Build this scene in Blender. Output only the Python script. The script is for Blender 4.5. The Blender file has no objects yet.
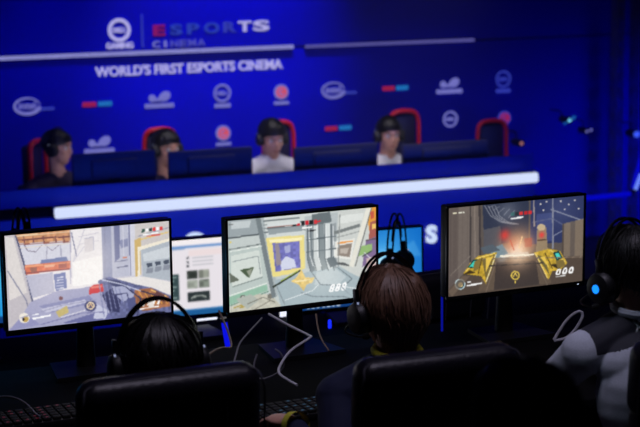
import bpy, bmesh, math, random
import numpy as np
from mathutils import Vector, Matrix, Euler, noise
random.seed(7)
S = bpy.context.scene
C = S.collection
V = Vector
R = math.radians

# ------------------------------------------------------------------ camera
A = 0.363
PITCH, ROLL, FPX = R(9.474), R(0.968), 1600.0
CAM = V((0, 0, 2.05))
CM = Matrix.Rotation(-A, 3, 'Z') @ Matrix.Rotation(math.pi/2-PITCH, 3, 'X') @ Matrix.Rotation(-ROLL, 3, 'Z')
cd = bpy.data.cameras.new('camera'); cam = bpy.data.objects.new('camera', cd); C.objects.link(cam)
cam.matrix_world = Matrix.Translation(CAM) @ CM.to_4x4()
cd.sensor_width = 36; cd.lens = 36*FPX/640; cd.clip_start = .05; cd.clip_end = 60
cd.dof.use_dof = True; cd.dof.focus_distance = 5.05; cd.dof.aperture_fstop = 3.7
S.camera = cam

def at(px, py, v=None, z=None, d=None):
    """point of the room seen at (px, py): on the plane y = v, on the height z, or at depth d"""
    r = CM @ V(((px-320)/FPX, -(py-213.5)/FPX, -1))
    t = (v/r.y) if v is not None else ((z-CAM.z)/r.z if z is not None else d)
    return CAM + r*t

def camroom(x, y, z):
    return V((x*math.cos(A)+y*math.sin(A), -x*math.sin(A)+y*math.cos(A), CAM.z+z))

# ------------------------------------------------------------------ materials
def srgb(c):
    return tuple(((x/255)/12.92 if x/255 <= .04045 else ((x/255+.055)/1.055)**2.4) for x in c)

MATS = {}
def mat(name, col, rough=.5, metal=0, scale=40, var=.12, bump=.0, spec=.5, rot_stretch=None):
    if name in MATS: return MATS[name]
    m = bpy.data.materials.new(name); m.use_nodes = True; MATS[name] = m
    n, l = m.node_tree.nodes, m.node_tree.links
    b = n['Principled BSDF']
    b.inputs['Roughness'].default_value = rough; b.inputs['Metallic'].default_value = metal
    b.inputs['Specular IOR Level'].default_value = spec
    c = srgb(col)
    tc = n.new('ShaderNodeTexCoord'); nz = n.new('ShaderNodeTexNoise'); nz.inputs['Scale'].default_value = scale
    nz.inputs['Detail'].default_value = 3
    src = tc.outputs['Object']
    if rot_stretch:
        mp = n.new('ShaderNodeMapping'); mp.inputs['Scale'].default_value = rot_stretch
        l.new(src, mp.inputs['Vector']); src = mp.outputs['Vector']
    l.new(src, nz.inputs['Vector'])
    mx = n.new('ShaderNodeMix'); mx.data_type = 'RGBA'
    mx.inputs['A'].default_value = tuple(x*(1-var) for x in c)+(1,)
    mx.inputs['B'].default_value = tuple(min(1, x*(1+var)) for x in c)+(1,)
    l.new(nz.outputs['Fac'], mx.inputs['Factor']); l.new(mx.outputs['Result'], b.inputs['Base Color'])
    if bump:
        bp = n.new('ShaderNodeBump'); bp.inputs['Strength'].default_value = bump; bp.inputs['Distance'].default_value = .003
        l.new(nz.outputs['Fac'], bp.inputs['Height']); l.new(bp.outputs['Normal'], b.inputs['Normal'])
    return m

def emit(name, col, strength=1.0, lin=None):
    if name in MATS: return MATS[name]
    m = bpy.data.materials.new(name); m.use_nodes = True; MATS[name] = m
    b = m.node_tree.nodes['Principled BSDF']
    c = lin or srgb(col)
    b.inputs['Base Color'].default_value = (.02, .02, .02, 1); b.inputs['Roughness'].default_value = .6
    b.inputs['Emission Color'].default_value = (*c, 1); b.inputs['Emission Strength'].default_value = strength
    return m

BLACK = mat('black_plastic', (22, 22, 25), .45, bump=.1, scale=300)
GLOSS = mat('glossy_black_plastic', (14, 14, 17), .25)
RUB = mat('rubber', (15, 15, 16), .8)
LEATHER = mat('black_leather', (30, 28, 40), .36, scale=90, bump=.35)
FABB = mat('black_fabric', (16, 16, 20), .9, scale=400, bump=.3)
METAL = mat('dark_metal', (60, 60, 66), .35, 1)
DESKM = mat('dark_desk_laminate', (7, 7, 10), .85, scale=12, spec=.08)
SKIN = mat('skin', (214, 160, 138), .5, scale=60, var=.06, bump=.1)
NAVY = mat('navy_knit', (18, 26, 62), .85, scale=250, bump=.3)
BLKSH = mat('black_cotton', (14, 14, 18), .9, scale=250, bump=.3)
JEANS = mat('dark_denim', (20, 22, 34), .85, scale=300, bump=.3)
YELL = mat('yellow_rib_knit', (205, 200, 40), .7, scale=200, bump=.3)
WHITEC = mat('pale_jersey_cloth', (205, 208, 222), .75, scale=200, bump=.25)
YOKE = mat('charcoal_jersey_cloth', (38, 38, 50), .75, scale=200, bump=.25)
HAIRK = mat('black_hair', (12, 10, 12), .45, scale=120, bump=.4)
HAIRB = mat('brown_hair', (118, 86, 68), .5, scale=60, var=.5, bump=.5)
REDL = mat('red_vinyl', (215, 22, 48), .4, scale=60)
EYEM = mat('eye_white', (225, 222, 218), .2)
IRIS = mat('dark_iris', (30, 18, 12), .2)
WCAB = mat('pale_cable', (205, 205, 215), .5)
CARPET = mat('dark_carpet', (24, 24, 34), .95, scale=220, bump=.5)
WALLM = mat('dark_wall_paint', (22, 24, 90), .8, scale=8)
STAGEM = mat('stage_panel_blue', (26, 40, 150), .5, scale=6)
SEAM = mat('grey_stitching', (80, 80, 92), .6)

# ------------------------------------------------------------------ mesh builder
class G:
    def __init__(s):
        s.bm = bmesh.new(); s.mats = []; s.mi = 0
    def m(s, material):
        if material not in s.mats: s.mats.append(material)
        s.mi = s.mats.index(material); return s
    def _mark(s, f0):
        s.bm.faces.ensure_lookup_table()
        for f in s.bm.faces[f0:]: f.material_index = s.mi
    def box(s, c, size, bev=0, rot=None, seg=2):
        f0 = len(s.bm.faces)
        M = Matrix.Translation(V(c)) @ (rot.to_4x4() if rot else Matrix()) @ Matrix.Diagonal((*size, 1))
        t = bmesh.new(); bmesh.ops.create_cube(t, size=1, matrix=M)
        if bev: bmesh.ops.bevel(t, geom=t.edges[:], offset=bev, segments=seg, affect='EDGES', profile=.5)
        s._merge(t); s._mark(f0); return s
    def _merge(s, t):
        vm = {}
        for v in t.verts: vm[v] = s.bm.verts.new(v.co)
        for f in t.faces:
            try: s.bm.faces.new([vm[v] for v in f.verts])
            except ValueError: pass
        t.free()
    def tube(s, pts, r, n=8, cap=True, closed=False):
        f0 = len(s.bm.faces); pts = [V(p) for p in pts]; k = len(pts)
        rr = r if isinstance(r, (list, tuple)) else [r]*k
        rings = []; up = None
        for i, p in enumerate(pts):
            if closed: t = (pts[(i+1) % k]-pts[i-1])
            else: t = pts[min(i+1, k-1)]-pts[max(i-1, 0)]
            t.normalize()
            if up is None: up = t.orthogonal().normalized()
            else:
                up = up-t*up.dot(t)
                up = up.normalized() if up.length > 1e-6 else t.orthogonal().normalized()
            w = t.cross(up)
            rings.append([s.bm.verts.new(p+(up*math.cos(2*math.pi*j/n)+w*math.sin(2*math.pi*j/n))*rr[i]) for j in range(n)])
        for i in range(k if closed else k-1):
            a, b = rings[i], rings[(i+1) % k]
            for j in range(n): s.bm.faces.new((a[j], a[(j+1) % n], b[(j+1) % n], b[j]))
        if cap and not closed:
            s.bm.faces.new(rings[0][::-1]); s.bm.faces.new(rings[-1])
        s._mark(f0); return s
    def ell(s, c, r, rot=None, u=20, w=12):
        f0 = len(s.bm.faces)
        if not isinstance(r, (list, tuple)): r = (r, r, r)
        M = Matrix.Translation(V(c)) @ (rot.to_4x4() if rot else Matrix()) @ Matrix.Diagonal((*r, 1))
        t = bmesh.new(); bmesh.ops.create_uvsphere(t, u_segments=u, v_segments=w, radius=1, matrix=M)
        s._merge(t); s._mark(f0); return s
    def cap(s, a, b, ra, rb, n=14):
        a, b = V(a), V(b)
        s.tube([a, b], [ra, rb], n); s.ell(a, ra, u=n, w=8); s.ell(b, rb, u=n, w=8); return s
    def lathe(s, prof, M=None, n=28):
        f0 = len(s.bm.faces); M = M or Matrix(); rings = []
        for (r, z) in prof:
            rings.append([s.bm.verts.new(M @ V((r*math.cos(2*math.pi*j/n), r*math.sin(2*math.pi*j/n), z))) for j in range(n)])
        for i in range(len(prof)-1):
            for j in range(n): s.bm.faces.new((rings[i][j], rings[i][(j+1) % n], rings[i+1][(j+1) % n], rings[i+1][j]))
        s.bm.faces.new(rings[0][::-1]); s.bm.faces.new(rings[-1]); s._mark(f0); return s
    def prism(s, pts, M, depth):
        """outline in local x, z, thickness in local y"""
        f0 = len(s.bm.faces)
        a = [s.bm.verts.new(M @ V((p[0], 0, p[1]))) for p in pts]; b = [s.bm.verts.new(M @ V((p[0], depth, p[1]))) for p in pts]
        k = len(pts); s.bm.faces.new(a); s.bm.faces.new(b[::-1])
        for i in range(k): s.bm.faces.new((a[i], b[i], b[(i+1) % k], a[(i+1) % k]))
        s._mark(f0); return s
    def done(s, name, parent=None, loc=(0, 0, 0), rot=(0, 0, 0), smooth=True, angle=40):
        bmesh.ops.recalc_face_normals(s.bm, faces=s.bm.faces[:])
        if smooth:
            for f in s.bm.faces: f.smooth = True
            for e in s.bm.edges:
                if len(e.link_faces) == 2 and e.calc_face_angle(0) > R(angle): e.smooth = False
        me = bpy.data.meshes.new(name); s.bm.to_mesh(me); s.bm.free()
        for m in s.mats: me.materials.append(m)
        return put(name, me, parent, loc, rot)

def put(name, me, parent=None, loc=(0, 0, 0), rot=(0, 0, 0)):
    o = bpy.data.objects.new(name, me); C.objects.link(o); o.location = loc; o.rotation_euler = rot
    if parent: o.parent = parent
    return o

def tag(o, label=None, cat=None, group=None, kind=None):
    if label: o['label'] = label
    if cat: o['category'] = cat
    if group: o['group'] = group
    if kind: o['kind'] = kind
    return o

def thing(name, label, cat, loc=(0, 0, 0), rz=0, group=None, rot=None):
    o = put(name, None, None, loc, rot or (0, 0, rz)); o.empty_display_size = .1
    return tag(o, label, cat, group)

def copy_tree(o, parent=None):
    c = o.copy(); C.objects.link(c)
    if parent: c.parent = parent
    for ch in list(o.children): copy_tree(ch, c)
    return c

def bez(pts, n=10):
    """smooth line through the points (Catmull-Rom)"""
    p = [V(q) for q in pts]; p = [p[0]*2-p[1]]+p+[p[-1]*2-p[-2]]; out = []
    for i in range(1, len(p)-2):
        for k in range(n):
            t = k/n
            out.append(.5*((2*p[i])+(p[i+1]-p[i-1])*t+(2*p[i-1]-5*p[i]+4*p[i+1]-p[i+2])*t*t+(3*p[i]-p[i-1]-3*p[i+1]+p[i+2])*t**3))
    return out+[p[-2]]

def arc(c, rx, rz, a0, a1, n=24, y=0):
    return [V((c[0]+rx*math.cos(R(a0+(a1-a0)*i/n)), c[1]+y, c[2]+rz*math.sin(R(a0+(a1-a0)*i/n)))) for i in range(n+1)]

# ------------------------------------------------------------------ the setting
FL, FS, FT = -.22, -.15, .20          # floor of the row in front, of the stage, of the tier behind
VS = 8.35                              # front of the stage
def struct(name, g, **k):
    return tag(g.done(name, smooth=False, **k), kind='structure')
g = G().m(CARPET)
prof = [(-2.5, FT), (3.0, FT), (3.0, 0), (5.12, 0), (5.12, FL), (VS, FL), (VS, FS), (10.7, FS)]
bot = [(10.7, -.5), (-2.5, -.5)]
pr = prof+bot
a = [g.bm.verts.new((-3.5, y, z)) for y, z in pr]; b = [g.bm.verts.new((8.2, y, z)) for y, z in pr]
for i in range(len(pr)):
    j = (i+1) % len(pr); g.bm.faces.new((a[i], a[j], b[j], b[i]))
g.bm.faces.new(a); g.bm.faces.new(b[::-1])
struct('floor', g)
struct('wall_back', G().m(WALLM).box((2.35, 10.75, 1.7), (11.7, .1, 4.4)))
struct('wall_left', G().m(WALLM).box((-3.55, 4.1, 1.7), (.1, 13.2, 4.4)))
struct('wall_right', G().m(WALLM).box((8.25, 4.1, 1.7), (.1, 13.2, 4.4)))
struct('wall_rear', G().m(WALLM).box((2.35, -2.55, 1.7), (11.7, .1, 4.4)))
struct('ceiling', G().m(WALLM).box((2.35, 4.1, 3.95), (11.8, 13.3, .1)))

# ------------------------------------------------------------------ lettering and logos on a wall plane
def text_mesh(body, bold=.0):
    cu = bpy.data.curves.new('t', 'FONT'); cu.body = body; cu.extrude = .03; cu.offset = bold; cu.resolution_u = 4
    o = bpy.data.objects.new('t', cu); C.objects.link(o); bpy.context.view_layer.update()
    me = bpy.data.meshes.new_from_object(o.evaluated_get(bpy.context.evaluated_depsgraph_get()))
    bpy.data.objects.remove(o); bpy.data.curves.remove(cu)
    return me

def lettering(body, name, parent, material, x0, x1, z0, z1, v, bold=.01, thick=.012, label=None):
    """the words fitted to x0..x1, z0..z1 on the front of the plane y = v (parent's own frame)"""
    me = text_mesh(body, bold)
    n = len(me.vertices); co = np.empty(n*3); me.vertices.foreach_get('co', co); co = co.reshape(-1, 3)
    lo, hi = co.min(0), co.max(0)
    out = np.empty_like(co)
    out[:, 0] = x0+(co[:, 0]-lo[0])/(hi[0]-lo[0])*(x1-x0)
    out[:, 2] = z0+(co[:, 1]-lo[1])/(hi[1]-lo[1])*(z1-z0)
    out[:, 1] = v-(co[:, 2]-lo[2])/(hi[2]-lo[2])*thick
    me.vertices.foreach_set('co', out.ravel()); me.name = name
    me.materials.clear(); me.materials.append(material)
    o = put(name, me, parent)
    if label: o['label'] = label
    return o

VB = 10.4
WH = emit('white_backlit_letter', (176, 172, 226)); WH2 = emit('soft_white_print', (112, 112, 190))
CY = emit('cyan_print', (20, 110, 180)); RD = emit('red_print', (150, 20, 60)); RD2 = emit('coral_print', (205, 70, 80))
DIM = emit('dim_blue_print', (45, 55, 165)); DIM2 = emit('faint_white_letter', (70, 72, 172)); MAG = emit('magenta_letter', (130, 8, 80)); BLU = emit('blue_letter', (34, 56, 165))
BDR = emit('backdrop_blue_display', (0, 0, 36)); HDR = emit('header_blue_display', (0, 0, 40))
for m_ in (BDR, HDR):
    m_.node_tree.nodes['Principled BSDF'].inputs['Base Color'].default_value = (.006, .008, .35, 1); m_.node_tree.nodes['Principled BSDF'].inputs['Specular IOR Level'].default_value = 0
def P(px, py, v=VB): return at(px, py, v=v)

# backdrop with sponsor logos
x0, x1 = P(-60, 100).x, 8.18
zl = P(300, 48).z
g = G().m(BDR).box(((x0+x1)/2, VB+.04, (FS+zl)/2), (x1-x0, .08, zl-FS), .01)
bd = tag(g.done('logo_backdrop'), 'wide blue backdrop wall with scattered sponsor logos behind the far players', 'backdrop')
def ring(g, c, rx, rz, w, n=32, y=VB, t=.012):
    pts = arc((c.x, y-t/2, c.z), rx, rz, 0, 360, n)[:-1]
    g.tube(pts, w/2, 6, closed=True)
def K(px): return px/FPX*10.9      # size of px at the backdrop
def subline(g, c, w, dz, h, k=7):
    for i in range(k):
        g.box((c.x-w/2+w*(i+.5)/k, VB-.006, c.z-dz), (w/k*.78, .012, h), 0)
def logo(kind, px, py, s=1.0, dim=False):
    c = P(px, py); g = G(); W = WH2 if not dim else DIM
    if kind == 'oval':
        g.m(W); pts = arc((c.x, VB-.006, c.z), K(12)*s, K(7.5)*s, 8, 352, 30)
        g.tube(pts, [K(.5)+K(1.4)*i/30 for i in range(31)], 6)
        g.m(DIM); subline(g, V((c.x+K(19.5)*s, 0, c.z)), K(13)*s, K(3.5), K(2.6), 5)
        o = g.done('sponsor_logo', bd); o['label'] = 'pale oval swirl logo'
        lettering('intel', 'logo_lettering', o, W, c.x-K(8)*s, c.x+K(8)*s, c.z-K(3)*s, c.z+K(4)*s, VB)
        return
    if kind == 'pill':
        for m_, sx in ((RD, -1), (CY, 1)):
            g.m(m_)
            for i in range(4): g.box((c.x+sx*K(1+3.4*(i+.5)), VB-.006, c.z), (K(3.0), .012, K(4.6)), K(.5))
        g.done('sponsor_logo', bd)['label'] = 'red and cyan word logo'
    if kind == 'crest':
        g.m(W)
        g.ell((c.x-K(7), VB-.004, c.z+K(3)), (K(3.6), .01, K(3.6)))
        g.ell((c.x+K(6), VB-.004, c.z+K(4.5)), (K(6), .01, K(4.6)), Matrix.Rotation(-.5, 3, 'Y'))
        g.prism([(-K(6), K(0)), (K(1), K(0)), (K(6), K(4)), (K(1), K(6)), (-K(1), K(2.5)), (-K(5), K(3.5))], Matrix.Translation((c.x, VB-.012, c.z)), .012)
        subline(g, c, K(30), K(4.5), K(4.2), 9)
        g.done('sponsor_logo', bd)['label'] = 'white emblem logo over a wide wordmark'
    if kind == 'ring':
        g.m(W); ring(g, c, K(8)*s, K(8)*s, K(2.2)); 
        if s >= 1: subline(g, c, K(17), K(12.5), K(4), 6)
        o = g.done('sponsor_logo', bd); o['label'] = 'white ring logo'
        lettering('DELL', 'logo_lettering', o, W, c.x-K(5.4)*s, c.x+K(5.4)*s, c.z-K(2)*s, c.z+K(2)*s, VB, .02)
    if kind == 'badge':
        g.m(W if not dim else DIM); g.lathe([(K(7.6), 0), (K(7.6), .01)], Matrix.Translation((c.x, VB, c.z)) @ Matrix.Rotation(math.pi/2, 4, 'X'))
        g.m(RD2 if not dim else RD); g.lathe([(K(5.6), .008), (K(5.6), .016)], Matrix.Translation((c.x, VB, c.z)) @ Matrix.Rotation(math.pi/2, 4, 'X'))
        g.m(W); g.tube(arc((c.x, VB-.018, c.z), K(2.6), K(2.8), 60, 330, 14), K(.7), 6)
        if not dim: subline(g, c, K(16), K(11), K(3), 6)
        g.done('sponsor_logo', bd)['label'] = 'round coral and white badge logo'
for a_ in (('oval', 27, 106), ('pill', 97, 104), ('crest', 159, 101), ('ring', 222, 93), ('badge', 281, 92), ('crest', 99, 146), ('badge', 223, 133),
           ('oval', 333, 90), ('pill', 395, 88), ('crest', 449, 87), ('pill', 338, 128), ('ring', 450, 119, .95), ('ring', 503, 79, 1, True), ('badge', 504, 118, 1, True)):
    logo(*a_)

# header sign above the backdrop
zt = P(300, -60).z
xh0, xh1 = P(-60, 40).x, 8.18
g = G().m(HDR).box(((xh0+xh1)/2, VB+.04, (zl+.012+zt)/2), (xh1-xh0, .08, zt-zl-.012), .01)
hd = tag(g.done('header_sign'), 'long blue header sign with pale lettering above the logo backdrop', 'sign')
c = P(119, 30)
g = G().m(WH); ring(g, c, K(9.6), K(9.6), K(3.6), 40); o = g.done('ring_emblem', hd); o['label'] = 'white ring emblem'
lettering('DELL', 'emblem_lettering', o, WH, c.x-K(6.4), c.x+K(6.4), c.z-K(2.4), c.z+K(2.4), VB, .03)
def fit_text(body, name, material, ax, ay, bx, by, h, bold=.01):
    p, q = P(ax, ay), P(bx, by); z = (p.z+q.z)/2
    return lettering(body, name, hd if ay < 60 else bd, material, p.x, q.x, z-K(h)/2, z+K(h)/2, VB, bold)
fit_text('GAMING', 'lettering', WH, 106, 46, 133, 45, 6, .03)
g = G().m(DIM); p = P(142, 31); g.box((p.x, VB-.006, p.z), (K(1.3), .012, K(32))); g.done('divider_line', hd)
es = [('E', 153, 165, MAG), ('S', 170, 182, BLU), ('P', 187, 199, BLU), ('O', 204, 219, BLU), ('R', 223, 236, DIM), ('T', 238, 251, WH), ('S', 253, 269, WH)]
for ch, xa, xb, m_ in es:
    yy = 30.5-(xa-153)*.047
    fit_text(ch, 'letter', m_, xa, yy, xb, yy-.5, 10.5, .03)
for i, ch in enumerate('CINEMA'):
    xa = 152.5+i*9; w = 7.2 if ch != 'I' else 2.5; xa += 2.4 if ch == 'I' else 0
    fit_text(ch, 'letter', WH2 if i < 2 else DIM2, xa, 44.5-i*.42, xa+w, 44.2-i*.42, 6.6, .02)
fit_text("WORLD'S FIRST ESPORTS CINEMA", 'slogan_lettering', WH, 95, 71, 282, 64.5, 10, .022)

# light bars
def light_bar(name, p, q, h, d, m_, label, group=None):
    t = thing(name, label, 'light bar', p)
    L = q-p; ln = L.length; rz = math.atan2(L.y, L.x); t.rotation_euler = (0, -math.asin(L.z/ln), rz)
    G().m(METAL).box((ln/2, d*.75, 0), (ln, d*.5, h*1.05), .002).done('housing', t)
    G().m(m_).box((ln/2, d*.25, 0), (ln-.01, d*.5, h), min(h, d)*.2).done('diffuser', t)
    if group: t['group'] = group
    return t
LED = emit('white_led_diffuser', (214, 226, 255), 1.0); LED2 = emit('soft_led_diffuser', (150, 150, 222), 1.0); LED3 = emit('dim_led_diffuser', (96, 92, 172), 1.0)
zb = P(220, 49.3).z
light_bar('light_bar', V((P(-20, 60).x, VB-.05, zb)), V((P(292, 46).x, VB-.05, zb)), K(3.4), .05, LED2, 'thin white light bar under the left half of the header sign')
zb2 = P(386, 43).z
light_bar('light_bar', V((P(303, 46).x, VB-.05, zb2)), V((P(472, 41).x, VB-.05, zb2)), K(2.6), .05, LED3, 'thin dim light bar under the right end of the header sign')

# ------------------------------------------------------------------ stage desk
VD = 8.6
ZS = at(300, 194.5, v=VD).z
xd0, xd1 = at(-80, 220, v=VD).x, at(537, 180, v=VD).x
zd_top = at(270, 174, v=VD).z
t = thing('stage_desk', 'long dark blue stage desk in front of the far players', 'desk', ((xd0+xd1)/2, VD, FS))
L = xd1-xd0; ztop = zd_top-FS; zstrip = ZS-FS
G().m(STAGEM).box((0, .05, (zstrip-.03)/2), (L, .04, zstrip-.03), .004).done('front_panel', t)
G().m(STAGEM).box((0, .06, (zstrip+.03+ztop)/2), (L, .02, ztop-zstrip-.03), .004).done('upper_panel', t)
G().m(DESKM).box((0, .40, zstrip-.02), (L, .66, .03), .004).done('desk_top', t)
for sx in (-1, 1): G().m(STAGEM).box((sx*(L/2-.02), .4, (zstrip-.035)/2), (.04, .64, zstrip-.035), .003).done('side_panel', t)
SIGNW = emit('white_backlit_sign', (205, 222, 250), 1.0)
k = VD*1.08/FPX
c = at(195, 245.5, v=VD+.03)-V(t.location)
G().m(SIGNW).lathe([(13.4*k, 0), (13.4*k, .012)], Matrix.Translation((c.x, .03, c.z)) @ Matrix.Rotation(math.pi/2, 4, 'X'), 40).done('round_emblem', t)['label'] = 'glowing white round emblem'
c = at(431, 234, v=VD+.03)-V(t.location)
lettering('S', 'sign_letter', t, SIGNW, c.x-6*k, c.x+6*k, c.z-9.5*k, c.z+9.5*k, .03, .05, .015, 'glowing white letter')
light_bar('light_bar', V((at(53, 213, v=VD).x, VD-.035, ZS)), V((xd1, VD-.035, ZS)), 10.5*k, .07, LED, 'long bright white light bar along the front edge of the stage desk')

# stage monitors seen from behind
SCRW = emit('stage_screen_glow', (225, 220, 235), 2.6)
def stage_monitor():
    t = thing('monitor', 'x', 'monitor', (0, 0, 0))
    G().m(mat('hazed_black_plastic', (66, 68, 92), .6)).box((0, 0, .33), (.53, .035, .31), .008).box((0, -.025, .33), (.30, .03, .18), .012).done('casing', t)  # black casing, with the pale veil of haze put into its colour
    G().m(SCRW).box((0, .0185, .335), (.50, .002, .275)).done('screen', t)
    G().m(BLACK).box((0, -.02, .13), (.06, .03, .26), .006).done('stand', t)
    G().m(BLACK).box((0, .0, .008), (.24, .17, .016), .006).done('base', t)
    return t
mon = stage_monitor()
VM = VD+.28
zdk = ZS-.005
for i, (xa, xb, lb) in enumerate([(72, 155, 'back of a dark stage monitor beside the sideways player at the far left'),
                                  (168, 252, 'back of a dark stage monitor just left of the player in the wide pale shirt'),
                                  (294, 377, 'back of a dark stage monitor just right of the player in the wide pale shirt'),
                                  (402, 487, 'back of a dark stage monitor in front of the empty red edged chair'),]):
    o = mon if i == 0 else copy_tree(mon)
    p, q = at(xa, 165, v=VM), at(xb, 165, v=VM)
    o.location = ((p.x+q.x)/2, VM, zdk); o.scale = ((q.x-p.x)/.53, 1, 1)
    o.scale.z = (at((xa+xb)/2, 149-(xa-168)*.03, v=VM).z-zdk)/.485
    tag(o, lb, 'monitor', 'monitors on the stage desk')

# ------------------------------------------------------------------ people
def ik(sh, wr, l1, l2, pole):
    d = wr-sh; L = min(d.length, (l1+l2)*.999); dn = d.normalized(); wr = sh+dn*L
    a_ = (l1*l1-l2*l2+L*L)/(2*L); h = math.sqrt(max(l1*l1-a_*a_, 0))
    pl = (pole-dn*pole.dot(dn)).normalized()
    return sh+dn*a_+pl*h, wr

def hand(g, wr, fwd, side, up, sx, curl=.5, spread=.12):
    """palm, four unequal curled fingers and a thumb; sx = -1 left hand, 1 right hand"""
    fwd = fwd.normalized(); up = (up-fwd*up.dot(fwd)).normalized(); side = fwd.cross(up).normalized()
    M = Matrix((side, fwd, up)).transposed()
    pc = wr+fwd*.05
    g.ell(pc, (.042, .052, .0155), M)
    g.ell(wr+fwd*.012, (.028, .03, .018), M)
    seg = []
    for i, (off, ln) in enumerate([(-.031, .070), (-.0105, .080), (.0105, .075), (.0305, .058)]):
        if sx > 0: off = off            # index towards the thumb side
        o_ = off*sx*1.0
        b = wr+fwd*(.088-.006*abs(i-1.3))+side*o_
        d = (fwd+side*(o_/.03*spread)).normalized(); p = b; ang = .15
        for j, f in enumerate((.45, .32, .23)):
            ang += curl*(.9 if j else .55)
            q = p+(d*math.cos(ang)-up*math.sin(ang))*ln*f
            g.cap(p, q, .0088-.0008*j, .0082-.0009*j, 10); p = q
        g.cap(wr+fwd*.04+side*o_*.7, b, .010, .0092, 10)
    tb = wr+fwd*.028-side*.03*sx-up*.004
    d = (fwd*.75-side*.62*sx-up*.15).normalized()
    m1 = tb+d*.042; m2 = m1+(fwd*.95-side*.1*sx-up*.3).normalized()*.032
    g.cap(wr+fwd*.02-side*.012*sx, tb, .015, .012, 10); g.cap(tb, m1, .0115, .0100, 10); g.cap(m1, m2, .0098, .0082, 10)
    return m2

def person(label, head, floor, yaw, lean=.22, hyaw=0, hpitch=0, hroll=0, wrists=None, shirt=BLKSH, hair=HAIRK, voxel=.0075, style='short',
           shirt_fn=None, strands=260, seed=1, curl=.45, shw=.185, pelvis_x=0, slv=1.0, hair_s=1.0, group=None, hand_dir=None, size=1.0, hair_w=1.0, hair_h=1.0, messy=.005, neck=.205):
    """seated person; head = centre of the skull in the room; yaw turns the whole figure (0 = towards the screens)"""
    rnd = random.Random(seed)
    root = thing('person', label, 'person', (head.x, head.y, floor), yaw, group)
    root.scale = (size,)*3
    inv = Matrix.Rotation(-yaw, 3, 'Z') @ Matrix.Scale(1/size, 3)
    H = V((0, 0, (head.z-floor)/size))
    HM = Euler((hpitch, hroll, hyaw)).to_matrix()
    nb = H+V((0, -.035, -neck)); pel = V((pelvis_x, -lean, .53)); chest = nb.lerp(pel, .36)+V((0, -.03, 0)); belly = nb.lerp(pel, .7)+V((0, -.035, 0))
    g = G().m(SKIN); bones = []
    def bone(tag_, a_, b_, ra, rb):
        g.cap(a_, b_, ra, rb); bones.append((tag_, V(a_), V(b_), max(ra, rb)))
    g.ell(pel, (.17, .125, .115)); bones.append(('trs', pel+V((-.08, 0, -.03)), pel+V((.08, 0, -.03)), .12))
    g.ell(belly, (.148, .115, .15)); g.ell(chest, (.165, .118, .175)); g.ell(nb.lerp(chest, .55)+V((0, -.01, 0)), (.165, .098, .095))
    for w_ in (-.07, .07):
        bones.append(('top', pel+V((w_, 0, .09)), belly+V((w_, 0, 0)), .13)); bones.append(('top', belly+V((w_, 0, 0)), chest+V((w_, 0, 0)), .13))
        bones.append(('top', chest+V((w_, 0, 0)), nb+V((w_*1.2, 0, -.055)), .12))
    bone('neck', nb+V((0, 0, -.02)), H+HM @ V((0, -.02, -.05)), .062, .053)
    for sx in (-1, 1):
        sh = nb+V((sx*shw, .005, -.085))
        bone('top', nb+V((sx*.05, -.005, -.03)), sh, .058, .06)
        if wrists: wr = inv @ (wrists[0 if sx < 0 else 1]-V((head.x, head.y, floor)))
        else: wr = V((sx*.16, .36, .66))
        el, wr = ik(sh, wr, .29*slv, .255*slv, V((sx*.75, -.35, -.8)))
        bone('top', sh, el, .056, .043); bone('arm' if sx else '', el, wr, .042, .027)
        fd = (wr-el).normalized(); fd = (V((fd.x*.6, fd.y, fd.z*.25))).normalized()
        if hand_dir and sx < 0: fd = (inv @ hand_dir).normalized()
        hand(g, wr, fd, None, V((0, 0, 1)), sx, curl); bones.append(('hand', wr+fd*.02, wr+fd*.2, .06))
        hip = pel+V((sx*.09, .02, -.02)); kn = hip+V((sx*.05, .42, .02)); an = V((kn.x, kn.y-.02, .09)); to = an+V((sx*.02, .15, -.05))
        bone('trs', hip, kn, .088, .06); bone('trs', kn, an, .056, .042); bone('shoe', an+V((0, -.03, -.045)), to, .042, .036)
    # skull and face
    def he(c_, r_, rx=0): g.ell(H+HM @ V(c_), r_, HM @ Matrix.Rotation(rx, 3, 'X'))
    he((0, -.012, .02), (.076, .096, .098)); he((0, .03, -.045), (.058, .062, .062)); he((0, .06, -.09), (.03, .026, .022))
    he((0, .078, .04), (.052, .016, .016)); he((0, .095, -.012), (.011, .018, .022), -.4); he((0, .1, -.022), (.016, .012, .010))
    he((-.04, .062, -.015), (.022, .022, .02)); he((.04, .062, -.015), (.022, .022, .02)); he((0, .086, -.052), (.024, .011, .007)); he((0, .084, -.063), (.02, .011, .007))
    for sx in (-1, 1): he((sx*.079, -.008, -.008), (.011, .022, .032), .2)
    bones.append(('head', H+HM @ V((0, 0, .03)), H+HM @ V((0, .02, -.06)), .07))
    me = bpy.data.meshes.new('tmp'); bmesh.ops.recalc_face_normals(g.bm, faces=g.bm.faces[:]); g.bm.to_mesh(me); g.bm.free()
    tmp = put('tmp', me)
    md = tmp.modifiers.new('r', 'REMESH'); md.mode = 'VOXEL'; md.voxel_size = voxel
    sm = tmp.modifiers.new('s', 'SMOOTH'); sm.factor = .5; sm.iterations = 5
    bpy.context.view_layer.update()
    body = bpy.data.meshes.new_from_object(tmp.evaluated_get(bpy.context.evaluated_depsgraph_get()))
    bpy.data.objects.remove(tmp); body.name = 'body'
    for p in body.polygons: p.use_smooth = True
    body.materials.clear(); body.materials.append(SKIN)
    n = len(body.vertices); co = np.empty(n*3); body.vertices.foreach_get('co', co); co = co.reshape(-1, 3)
    no = np.empty(n*3); body.vertices.foreach_get('normal', no); no = no.reshape(-1, 3)
    best = np.full(n, 1e9); lab = np.zeros(n, int); names = [b_[0] for b_ in bones]
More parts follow.
